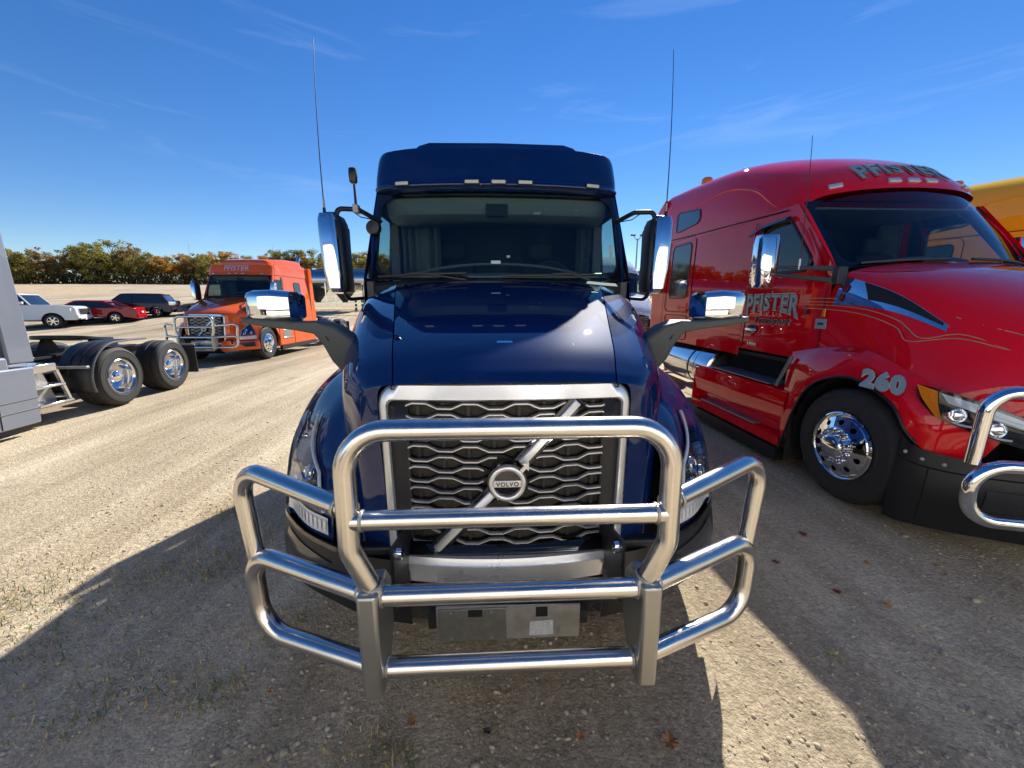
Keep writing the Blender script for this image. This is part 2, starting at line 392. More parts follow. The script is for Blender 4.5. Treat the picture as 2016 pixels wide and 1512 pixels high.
# loose stones on the near ground
def ico():
    t = (1+5**.5)/2
    v = [(-1, t, 0), (1, t, 0), (-1, -t, 0), (1, -t, 0), (0, -1, t), (0, 1, t), (0, -1, -t), (0, 1, -t), (t, 0, -1), (t, 0, 1), (-t, 0, -1), (-t, 0, 1)]
    f = [(0, 11, 5), (0, 5, 1), (0, 1, 7), (0, 7, 10), (0, 10, 11), (1, 5, 9), (5, 11, 4), (11, 10, 2), (10, 7, 6), (7, 1, 8), (3, 9, 4), (3, 4, 2), (3, 2, 6), (3, 6, 8), (3, 8, 9), (4, 9, 5), (2, 4, 11), (6, 2, 10), (8, 6, 7), (9, 8, 1)]
    return [Vector(p).normalized() for p in v], f
def stones(n, name, col, smin, smax, x0, x1, y0, y1, seed):
    R = random.Random(seed); iv, jf = ico(); vs, fs = [], []
    for _ in range(n):
        y = y0+(y1-y0)*R.random()**2.0; x = (x0+(x1-x0)*R.random())*(.45+.55*(y-y0)/(y1-y0)+.1)
        if noise.noise(V(x*.8, y*.8, 2)) < -.15 and R.random() < .6: continue
        s = smin*(smax/smin)**(R.random()**2.2); z = gz(x, y); a = R.random()*6.28; ca, sa = cos(a), sin(a)
        sx, sy, sz = s*(.7+.6*R.random()), s*(.6+.5*R.random()), s*(.4+.35*R.random()); o = len(vs)
        for p in iv:
            j = 1+.3*(R.random()-.5); X, Y, Z = p.x*sx*j, p.y*sy*j, p.z*sz*j
            vs.append((x+X*ca-Y*sa, y+X*sa+Y*ca, z+Z+sz*.35))
        fs += [(a_+o, b_+o, c_+o) for a_, b_, c_ in jf]
    m = MB(); m.v, m.f = vs, fs
    return tag(m.build(name, col, smooth=50, fixn=False), kind='stuff')
stones(11000, 'gravel', mat('stone_tan', (.44, .35, .235), .9, var=.4, vscale=30), .0028, .012, -5.0, 5.5, .9, 8.0, 11)
stones(5200, 'gravel', mat('stone_grey', (.43, .35, .245), .9, var=.45, vscale=30), .003, .015, -5.0, 5.5, .9, 8.5, 12)
stones(260, 'gravel', mat('stone_pale', (.40, .33, .235), .9, var=.4, vscale=30), .010, .026, -5.0, 5.5, .9, 7.5, 13)
# ------------------------------------------------------------------ shared truck parts: wheels and rear chassis
def wheel_meshes(r=.51, w=.30):
    t = MB(); h = w/2
    t.lathe([(r*.57, h-.035), (r*.60, h-.006), (r*.66, h+.002), (r*.665, h+.007), (r*.68, h+.007), (r*.685, h+.003), (r*.80, h+.006), (r*.86, h+.003), (r*.863, h+.008), (r*.885, h+.007), (r*.89, h+.001), (r*.90, h), (r*.955, h-.02), (r*.985, h-.045), (r*1.0, h-.06), (r*1.0, h-.095), (r*.975, h-.10), (r*.975, h-.112), (r*1.0, h-.117), (r*1.0, .03), (r*.975, .025), (r*.975, -.025), (r*1.0, -.03),
             (r*1.0, -h+.10), (r*.97, -h+.03), (r*.85, -h), (r*.57, -h+.035)], n=56)
    return t
def tyre_mesh(r, w):
    return wheel_meshes(r, w).mesh('tyre', RUBBER, 30)
def rim_front(r=.51, w=.30, holes=10):
    """convex steer-axle disc: rolled lip, dished web with round hand holes, hub"""
    h = w/2; m = MB(); R = r*.59; n = 60
    m.lathe([(R*.99, h-.03), (R*1.0, h+.004), (R*.965, h+.010), (R*.93, h+.002), (R*.905, h-.012), (R*.86, h+.010)], n=n)
    # web with holes: ring of quads between r0 and r1, holes cut as octagon-ish gaps
    ro, ri = R*.86, R*.56; xo, xi = h+.010, h+.045
    def pt(rad, a):
        t = (rad-ro)/(ri-ro); return V(xo+(xi-xo)*t, rad*cos(a), rad*sin(a))
    rc, hr = (ro+ri)/2, (ro-ri)*.27
    for k in range(holes):
        a0, a1 = 2*pi*k/holes, 2*pi*(k+1)/holes; am = (a0+a1)/2; q = 16
        outer, inner = [], []
        for j in range(q):
            th = 2*pi*j/q; inner.append(pt(rc+hr*cos(th), am+hr*sin(th)/rc))
            c, s_ = cos(th), sin(th); kx = 1/max(abs(c), abs(s_)); outer.append(pt(rc+(ro-ri)/2*c*kx, am+(a1-a0)/2*s_*kx))
        deep = [p-V(.035, 0, 0) for p in inner]
        m.grid([outer, inner, deep], True)
    m.lathe([(R*.56, h+.045), (R*.53, h+.052), (R*.52, h+.05), (R*.36, h+.05)], n=n)
    return m.mesh('rim', CHROME, 35)
def hub_front(r=.51, w=.30):
    h = w/2; R = r*.59; m = MB()
    m.lathe([(R*.37, h+.045), (R*.36, h+.085), (R*.345, h+.10), (R*.30, h+.112), (R*.20, h+.12), (R*.001, h+.122)], n=36)
    return m.mesh('hub_cap', CHROME, 35)
def nut_mesh(h, cone=True):
    m = MB(); m.lathe([(.022, 0), (.020, .010), (.017, .012), (.0165, .045), (.013, .056), (.001, .060)] if cone else [(.017, 0), (.017, .02), (.001, .026)], n=10)
    return m.mesh('lug_nut', CHROME, 35)
def rim_rear(r=.505, w=.40):
    """deep-dish drive-axle rim"""
    h = w/2; R = r*.57; m = MB()
    m.lathe([(R*.99, h-.03), (R*1.03, h+.004), (R*1.0, h+.010), (R*.965, h), (R*.95, h-.02), (R*.93, h-.03), (R*.90, h-.12), (R*.85, h-.17), (R*.80, h-.178), (R*.42, h-.17)], n=48)
    return m.mesh('rim', ALU, 35)
def hub_rear(r=.505, w=.40):
    h = w/2; R = r*.57; m = MB()
    m.lathe([(R*.44, h-.172), (R*.42, h-.10), (R*.41, h-.085), (R*.36, h-.06), (R*.25, h-.04), (R*.10, h-.032), (.001, h-.03)], n=32)
    return m.mesh('hub_cap', CHROME, 35)
def drum_mesh(r, w):
    m = MB(); m.lathe([(r*.56, -w/2+.03), (r*.56, w/2-.05), (.02, w/2-.06)], n=24); return m.mesh('brake_drum', DARK, 35)
FT, FR, FH, FN, FD = tyre_mesh(.51, .30), rim_front(), hub_front(), nut_mesh(0), drum_mesh(.51, .2)
RT, RR, RH, RN = tyre_mesh(.505, .42), rim_rear(), hub_rear(), nut_mesh(0, False)
HOLE = MB().lathe([(.035, 0), (.001, .001)], n=14).mesh('hand_hole', DARK, 0)
def front_wheel(root, x, y, side, detail=True):
    w = inst(FT, 'wheel', root, (x, y, .51), (0, 0, 0 if side > 0 else pi))
    w['label'] = 'polished front wheel with black tyre'
    inst(FR, 'rim', w); inst(FH, 'hub_cap', w); inst(FD, 'brake_drum', w)
    if detail:
        for k in range(10):
            a = 2*pi*(k+.5)/10; inst(FN, 'lug_nut', w, (.196, .135*cos(a), .135*sin(a)))
    return w
def rear_wheel(root, x, y, side, detail=True):
    w = inst(RT, 'wheel', root, (x, y, .505), (0, 0, 0 if side > 0 else pi))
    w['label'] = 'wide drive wheel with deep polished rim'
    inst(RR, 'rim', w); inst(RH, 'hub_cap', w)
    if detail:
        for k in range(10):
            a = 2*pi*(k+.5)/10
            inst(RN, 'lug_nut', w, (.025, .165*cos(a), .165*sin(a)))
        for k in range(5):
            a = 2*pi*k/5; inst(HOLE, 'hand_hole', w, (.026, .207*cos(a), .207*sin(a)))
    return w
def chassis(root, yf, ya1, ya2, yend, sides=(1, -1), detail=True, hw=1.22):
    """frame rails, tandem drive wheels with poly fenders, fifth wheel, mud flaps"""
    for s in sides:
        MB().prism([(s*.33, .62), (s*.43, .62), (s*.43, .65), (s*.36, .65), (s*.36, .87), (s*.43, .87), (s*.43, .90), (s*.33, .90)], 'y', yf, yend).build('frame_rail', CHASSIS, root)
        for ya in (ya1, ya2):
            rear_wheel(root, s*(hw-.21), ya, s, detail)
    for ya in (ya1, ya2):
        MB().tube([(-hw+.35, ya, .5), (hw-.35, ya, .5)], .085, 14).build('drive_axle', CHASSIS, root)
        MB().lathe([(.02, -.16), (.19, -.12), (.21, 0), (.19, .12), (.02, .16)], (0, ya, .5), 'y', 20).build('axle_housing', CHASSIS, root)
    for s in sides:
        # half-round fender over the first wheel, running on flat to between the wheels
        out = []
        for k in range(13):
            a = radians(196-k*9.2); out.append((ya1+.60*cos(a), .505+.60*sin(a)))
        out += [(ya1+.30, 1.11), (ya1+.66, 1.10)]
        xi, xo = s*(hw-.48), s*(hw+.01); m = MB()
        m.grid([[(x, p[0], p[1]) for p in out] for x in (xi, (xi+xo)/2, xo)])
        f = m.build('fender', BLACK, root, solid=.012)
        MB().tube([(xo, p[0], p[1]) for p in out], .016, 8).build('fender_rim', mat('fender_edge', (.10, .10, .10), .3), f)
        for q in (.16, .30):
            MB().tube([(xi+(xo-xi)*q*2, p[0]*1.0, p[1]+.006) for p in out[3:13]], .007, 6).build('fender_rib', BLACK, f)
        MB().box(min(s*.43, xo), max(s*.43, xo), ya1-.66, ya1-.60, .74, .78).build('fender_bracket', GALV, root, bevel=.006)
        # mud flap on an angled bright hanger
        fl = MB().box(min(s*(hw-.56), s*(hw-.02)), max(s*(hw-.56), s*(hw-.02)), yend-.06, yend-.045, .22, .82).build('mud_flap', RUBBER, root)
        MB().tube([(s*.40, yend-.05, .84), (s*(hw-.02), yend-.05, .84)], .02, 8).build('flap_hanger', GALV, fl)
        # air tank slung on the rail
        MB().lathe([(.02, -.42), (.11, -.38), (.115, 0), (.11, .38), (.02, .42)], (s*.58, yf+.55, .58), 'y', 20).build('air_tank', CHASSIS, root)
    for y in (yf+.1, (yf+ya1)/2, ya2+.7, yend-.08):
        MB().box(-.33, .33, y-.05, y+.05, .66, .86).build('cross_member', CHASSIS, root)
    # fifth wheel: round-nosed tilted plate with a slot, on pivots
    P = [(.48*cos(a), .46*sin(a)) for a in [pi+pi*k/20 for k in range(21)]]
    P += [(.48, .25), (.40, .42), (.16, .46), (.05, .10), (-.05, .10), (-.16, .46), (-.40, .42), (-.48, .25)]
    yc = (ya1+ya2)/2; m = MB().prism(P, 'z', -.03, .03); m.xf(Matrix.Translation((0, yc, 1.12)) @ Matrix.Rotation(radians(-7), 4, 'X'))
    fw = m.build('fifth_wheel', CHASSIS, root, bevel=.008)
    for s in (1, -1):
        MB().prism([(yc-.2, .90), (yc+.2, .90), (yc+.07, 1.10), (yc-.07, 1.10)], 'x', s*.38-.03, s*.38+.03).build('pivot_bracket', CHASSIS, fw)
        MB().box(s*.40-.06, s*.40+.06, yc-.85, yc+.85, .895, .925).build('slide_rail', CHASSIS, fw)
    # tread-plate catwalk behind the cab
    cw = MB().box(-.62, .62, yf+.02, ya1-.72, .915, .945).build('catwalk', GALV, root, bevel=.006)
    for k in range(7):
        yy = yf+.1+k*(ya1-.8-yf-.1)/6; MB().box(-.6, .6, yy-.02, yy+.02, .946, .958).build('tread_strip', GALV, cw)
    MB().tube(fillet([(.12, yf, 1.9), (.14, yf+.35, 1.1), (.1, yf+.9, 1.25), (.1, ya1-.2, 1.0)], .2), .014, 8).build('air_hose', mat('hose_red', (.3, .02, .02), .5), root)
    MB().tube(fillet([(-.12, yf, 1.9), (-.14, yf+.3, 1.05), (-.1, yf+.9, 1.2), (-.1, ya1-.2, 1.0)], .2), .014, 8).build('air_hose', mat('hose_blue', (.02, .04, .25), .5), root)
    for s in sides:
        MB().prism([(s*.55, .78), (s*.75, .78), (s*.75, .86), (s*.55, .86)], 'y', yend-.03, yend+.02).build('tail_lamp', REDLENS, root, bevel=.01)
# ------------------------------------------------------------------ conventional sleeper truck with bull bar (blue, orange, white)
def both(fn):
    for s in (1, -1): fn(s)
def bull_bar(root, m, r=.034):
    bb = MB().tube([(-.44, .02, .515), (.44, .02, .515)], r, 18).build('bull_bar', m, root, label='polished tubular steel bull bar')
    MB().tube([(-.44, .02, .80), (.44, .02, .80)], r, 18).build('bumper_tube', m, bb)
    MB().tube(fillet([(-.45, .015, .81), (-.515, .0, .985), (-.515, .02, 1.375), (.515, .02, 1.375), (.515, .0, .985), (.45, .015, .81)], [0, .12, .135, .135, .12, 0], 9), r, 18).build('hoop_tube', m, bb)
    MB().tube([(-.50, .005, 1.085), (.50, .005, 1.085)], r*.92, 18).build('cross_tube', m, bb)
    def weld(c, d, rr=r):
        M = Matrix.Translation(c) @ Vector(d).to_track_quat('Z', 'Y').to_matrix().to_4x4()
        MB().lathe([(rr*.98, -.006), (rr*1.09, -.003), (rr*1.10, .002), (rr*.98, .006)], (0, 0, 0), 'z', 22).xf(M).build('weld_bead', mat('weld_bead', (.45, .43, .40), .42, 1.0, bump=(220, .8, .004)), bb)
    for s in (1, -1):
        weld((s*.470, .005, 1.085), (1, 0, 0), r*.94); weld((s*.428, .02, .80), (1, 0, 0)); weld((s*.428, .02, .515), (1, 0, 0)); weld((s*.4565, .013, .845), (s*.34, -.08, .94)); weld((s*.552, .034, 1.119), (s*.87, .49, .08), r*.94); weld((s*.503, .042, .803), (s*.91, .41, .02))
        MB().tube(fillet([(s*.50, .01, 1.115), (s*1.01, .28, 1.165), (s*.965, .25, .80)], [0, .105, 0], 9), r*.92, 18).build('wing_tube', m, bb)
        MB().tube(fillet([(s*.455, .02, .80), (s*.985, .25, .825), (s*.965, .23, .50), (s*.455, .02, .515)], [0, .10, .13, 0], 10), r, 18).build('wing_tube', m, bb)
        P = [(-.040, .842), (-.045, .452), (.045, .447), (.10, .53), (.15, .60), (.15, .78), (.10, .845)]
        MB().prism(P, 'x', s*.465-.033, s*.465+.033).build('post', POSTSTEEL, bb, bevel=.012, seg=3)
        MB().prism([(.16, .62), (.50, .62), (.50, .80), (.16, .88)], 'x', s*.43-.006, s*.43+.006).build('mount_plate', CHASSIS, bb)
        c = MB().tube([(s*.43, .19, .84), (s*.40, .19, .84)], .022, 12).build('pivot_bolt', CHROME, bb)
def gyy(x, z): return .425+(z-1.0)*.07+.07*(x/.55)**2
def emblem(gr, letters=True):
    c = V(.0, 0, 1.025); y0 = gyy(0, 1.025)-.055
    MB().lathe([(.083, .03), (.083, .0), (.001, -.002)], (c.x, y0, c.z), 'y', 40).build('emblem_backing', GLOSSBLACK, gr)
    MB().lathe([(.076, .0), (.076, -.012), (.072, -.015), (.062, -.015), (.058, -.012), (.058, 0)], (c.x, y0, c.z), 'y', 48).build('emblem_ring', SILVERTRIM, gr, label='round silver emblem ring')
    MB().prism([(-.058, 1.011), (.058, 1.011), (.058, 1.040), (-.058, 1.040)], 'y', y0-.012, y0).build('emblem_band', SILVERTRIM, gr, bevel=.002)
    a = [(.052, 1.083), (.090, 1.115), (.060, 1.115), (.060, 1.121), (.101, 1.121), (.101, 1.078), (.094, 1.078), (.094, 1.108), (.062, 1.076)]
    MB().prism([(.060, 1.115), (.088, 1.115), (.088, 1.083), (.077, 1.092), (.062, 1.074), (.050, 1.085), (.069, 1.104)], 'y', y0-.014, y0).build('emblem_arrow', SILVERTRIM, gr)
    t = text_mesh('VOLVO', .02, spacing=1.12); k = .019
    t.v = [(x*k*1.02, y0-.0135, 1.0155+z*k) for x, y, z in t.v]; t.build('lettering', GLOSSBLACK, gr, smooth=0)
def grille(root, full=True):
    mesh_m = mat('grille_mesh', (.055, .046, .034), .7, bump=(700, .8, .004), var=.4, vscale=300)
    xs = [-.50+.05*i for i in range(21)]
    gr = MB().grid([[(x, gyy(x, z)+.035, z) for x in xs] for z in (.66, .85, 1.05, 1.25, 1.38)]).build('grille', mesh_m, root, label='black honeycomb grille with bright wavy bars')
    # bright frame, open at the bottom
    def arch(hw0, hw1, zt, r, n=7):
        L = [(-hw0, .615), (-hw0-(hw1-hw0)*.5, .95)]
        L += [(-hw1, zt-r)]+[(-hw1+r-r*cos(pi/2*k/n), zt-r+r*sin(pi/2*k/n)) for k in range(1, n+1)]
        L += [(-x, z) for x, z in [(-hw1*.35, zt+.004)]][:0]
        return L+[(-.2, zt+.004), (0, zt+.006)]+[(-x, z) for x, z in ([(-.2, zt+.004)]+L[::-1])]
    o, i_ = arch(.520, .548, 1.425, .10), arch(.472, .502, 1.352, .03)
    rows = []
    for lp, d in ((o, .05), (o, -.006), ([(p[0]*.975, p[1]-.006) for p in o], -.02), ([(p[0]*1.012, p[1]+.008) for p in i_], -.022), (i_, -.012), (i_, .045)):
        rows.append([(x, gyy(x, z)+d, z) for x, z in lp])
    MB().grid(rows).build('grille_frame', SILVERTRIM, gr, smooth=50)
    for s in (1, -1):
        MB().grid([[(s*x, gyy(x, z)+(.012 if x < .49 else .004), z) for x in (.415-.01*(1.38-z), .43, .46, .50)] for z in (.63, .8, 1.0, 1.2, 1.36)]).build('grille_side', BLACK, gr, solid=.01)
    per = .215
    for k in range(14):
        z0 = 1.332-k*.0458; sg = 1 if k % 2 else -1; hw = .425-.012*k/13
        pts = []; x = -hw; ph = .35
        N = 120
        def wave(x):
            t = ((x/per+ph) % 1.0); 
            q = 1 if t < .28 else 1-(t-.28)/.22*2 if t < .5 else -1 if t < .78 else -1+(t-.78)/.22*2
            return q
        pts = [-hw+2*hw*j/N for j in range(N+1)]
        P = [(x, gyy(x, z0), z0+sg*.0105*wave(x)) for x in pts]
        bar = MB().grid([[(x, y+dy, z+dz) for x, y, z in P] for dy, dz in ((.025, .0105), (.002, .0105), (.002, -.0105), (.025, -.0105))]).build('grille_bar', BLACK, gr)
        # bright strip on the nose of the bar, broken by the diagonal
        zz = lambda x: 1.024+(x)*1.055
        for seg in (-1, 1):
            Q = [p for p in P if (p[0]-(p[2]-1.024)/1.055)*seg > .043 and ((p[0]**2+(p[2]-1.025)**2) > .0095)]
            if len(Q) > 2:
                MB().grid([[(x, y+dy, z+dz) for x, y, z in Q] for dy, dz in ((.003, .0044), (-.006, .0026), (-.006, -.0026), (.003, -.0044))]).build('bright_strip', SILVERTRIM, bar)
    if full:
        for k in range(13):
            z = 1.332-(k+.5)*.0458
            for j in range(-7, 8):
                x = (j*.5+(.25 if False else 0))*per/1.0*.5+.02
        # dark upright webs between bars
        for j in range(8):
            x = -.375+j*per/2
            MB().grid([[(x+d, gyy(x, z)+.018, z) for d in (-.007, .007)] for z in (.72, .9, 1.1, 1.345)]).build('grille_web', BLACK, gr)
    # the diagonal sash
    for a, b in (((-.308, .705), (-.055, .968)), ((.062, 1.092), (.302, 1.348))):
        d = V(b[0]-a[0], 0, b[1]-a[1]).normalized(); q = V(d.z, 0, -d.x)
        def ring(w, dy, ext):
            A, B = V(a[0], 0, a[1])-d*ext, V(b[0], 0, b[1])+d*ext; L = []
            for P_, sgn in ((A, -1), (A, 1), (B, 1), (B, -1)):
                p = P_+q*w*sgn; L.append(V(p.x, gyy(p.x, p.z)+dy, p.z))
            return L
        MB().loft([ring(.036, .02, .012), ring(.034, -.014, .010)]).build('sash_backing', GLOSSBLACK, gr, bevel=.003)
        MB().loft([ring(.0165, -.005, 0), ring(.0165, -.024, 0), ring(.013, -.027, -.003)]).build('sash_bar', SILVERTRIM, gr)
    emblem(gr)
    return gr
def headlamp(root, S, s):
    """lamp set into the front corner of the fender; S its smooth surface"""
    up = [(1.42, 1.02), (.30, 2.05), (.12, 3.25), (2.02, 3.25)]
    m = MB(); m.patch(S, [(1.75, .95), (.55, 2.0), (.25, 3.15), (2.35, 3.15)], 10, 10, .004)
    h = m.build('headlight', GLOSSBLACK, root, label='clear swept-back headlight')
    MB().patch(S, [(1.75, .95), (.55, 2.0), (.25, 3.15), (2.35, 3.15)], 10, 10, .026).build('lens', LENS, h, fixn=False)
    for u, v, r in ((1.05, 2.2, .035), (.85, 2.75, .034), (1.65, 2.75, .034)):
        c = S.off(u, v, .006); n = S.nrm(u, v); M = Matrix.Translation(c) @ n.to_track_quat('Z', 'Y').to_matrix().to_4x4()
        q = MB().lathe([(r*1.25, 0), (r*1.2, .012), (r*.95, .004), (r*.7, .014), (.001, .016)], (0, 0, 0), 'z', 18); q.xf(M); q.build('lamp', CHROME, h)
    # bright light guide round the inner edge and ribbed lower strip
    P = [S.off(1.7+(.52-1.7)*t, 1.05+(2.02-1.05)*t, .018) for t in [k/10 for k in range(11)]]+[S.off(.52-.27*t, 2.02+1.1*t, .018) for t in [k/10 for k in range(1, 11)]]
    MB().tube(P, .008, 6).build('light_guide', mat('light_guide', (.5, .55, .6), .2, coat=.5), h)
    strip = MB().patch(S, [(2.45, 3.28), (.15, 3.28), (.12, 3.82), (2.5, 3.82)], 14, 3, .010).build('turn_signal', mat('clear_ribbed_lens', (.62, .64, .66), .2, coat=.6), root)
    for k in range(12):
        u = 2.2-k*.175
        MB().patch(S, [(u, 3.38), (u-.10, 3.38), (u-.10, 3.72), (u, 3.72)], 1, 2, .016).build('lens_rib', LAMPW, strip)
def cab_mirror(root, s):
    """tall bright-shelled door mirror on a bent black arm"""
    def sec(z, hx, hy, cx, cy): return [V(s*(cx+x), cy+y, z) for x, y in rrect(0, 0, hx, hy, min(hx, hy)*.55, 4)]
    R = [sec(2.392, .03, .045, 1.242, 2.0), sec(2.385, .052, .075, 1.242, 2.0), sec(2.34, .064, .095, 1.238, 2.0), sec(2.2, .066, .10, 1.23, 1.99), sec(2.0, .062, .10, 1.218, 1.98), sec(1.86, .056, .09, 1.206, 1.975), sec(1.83, .045, .07, 1.203, 1.975), sec(1.822, .025, .04, 1.202, 1.975)]
    mi = MB().loft(R).build('door_mirror', CHROME, root, smooth=30, label='tall chrome door mirror')
    H = [[V(p.x-s*.022, p.y+.055, 2.10+(p.z-2.10)*.985) for p in r] for r in R]
    MB().loft(H).build('mirror_housing', BLACK, mi, smooth=40)
    MB().prism(rrect(s*1.205, 2.10, .052, .235, .035), 'y', 2.150, 2.156).build('mirror_glass', mat('mirror_glass', (.85, .87, .88), .02, 1.0), mi)
    MB().tube(fillet([(s*1.20, 2.02, 2.36), (s*1.19, 2.03, 2.435), (s*1.06, 2.10, 2.445), (s*.96, 2.30, 2.40)], .06, 6), .018, 10).build('mirror_arm', BLACK, mi)
    MB().tube(fillet([(s*1.20, 2.02, 1.86), (s*1.17, 2.06, 1.78), (s*1.03, 2.30, 1.80)], .05, 6), .014, 10).build('mirror_arm', BLACK, mi)
    MB().tube([(s*1.10, 2.09, 2.43), (s*1.05, 2.12, 2.395), (s*.99, 2.24, 2.40)], .004, 6).build('cable', BLACK, mi)
    return mi
def whip(root, s, base=2.40, top=3.55):
    a = MB().tube([(s*1.285, 2.03, base-.03), (s*1.287, 2.04, base+.04)], .012, 8).build('antenna', BLACK, root, label='thin whip antenna')
    MB().tube([(s*(1.287+.010*t), 2.04+.10*t*t, base+.03+(top-base)*t) for t in [k/10 for k in range(11)]], [.0045-.0025*k/10 for k in range(11)], 6).build('whip', BLACK, a)
    MB().tube([(s*1.287, 2.04, base+.03), (s*1.287, 2.041, base+.10)], .008, 8).build('spring', GALV, a)
    MB().tube([(s*1.20, 2.03, base), (s*1.29, 2.03, base)], .012, 8).build('bracket', BLACK, a)
def hood_mirror(root, s):
    R = []
    for x, hy, z0, z1, dy in ((1.07, .045, 1.675, 1.795, .06), (1.085, .08, 1.658, 1.812, .03), (1.16, .095, 1.657, 1.82, .01), (1.26, .095, 1.666, 1.816, .02), (1.30, .08, 1.672, 1.806, .035), (1.312, .05, 1.685, 1.79, .05)):
        zc, hz = (z0+z1)/2, (z1-z0)/2
        R.append([V(s*x, 1.0+dy+y, z) for y, z in rrect(0, zc, hy, hz, min(hy, hz)*.45, 4)])
    hm = MB().loft(R).build('hood_mirror', CHROME, root, smooth=35, label='chrome hood mirror on dark plastic arm')
    MB().prism(rrect(s*1.19, 1.742, .115, .066, .03), 'y', 1.075, 1.10).build('mirror_glass', mat('mirror_glass', (.85, .87, .88), .02, 1.0), hm)
    # arm: flat tray under the shell, elbow, broad leg down to the hood side
    secs = []
    for x, z, hy, hz, y in ((1.325, 1.668, .055, .014, 1.0), (1.19, 1.652, .085, .017, 1.0), (1.06, 1.640, .085, .020, 1.0), (.965, 1.630, .08, .034, 1.02), (.905, 1.585, .075, .062, 1.03), (.845, 1.50, .08, .088, 1.06), (.78, 1.415, .09, .098, 1.10)):
        nx, nz = (0, 1) if x > .97 else (-.30, .95) if x > .94 else (-.58, .81) if x > .87 else (-.80, .60)
        L = []
        for a, b in rrect(0, 0, hy, hz, min(hy, hz)*.4, 3): L.append(V(s*(x+nx*b), y+a, z+nz*b*1.0))
        secs.append(L)
    MB().loft(secs).build('mirror_arm', GREYPL, hm, smooth=40)
    MB().tube([(s*.905, .955, 1.56), (s*.935, .955, 1.62)], .003, 6).build('arm_seam', DARK, hm)
def wiper(root, x0, x1, W_):
    y = lambda x, z: W_.at(*W_.inv(x, z)).y
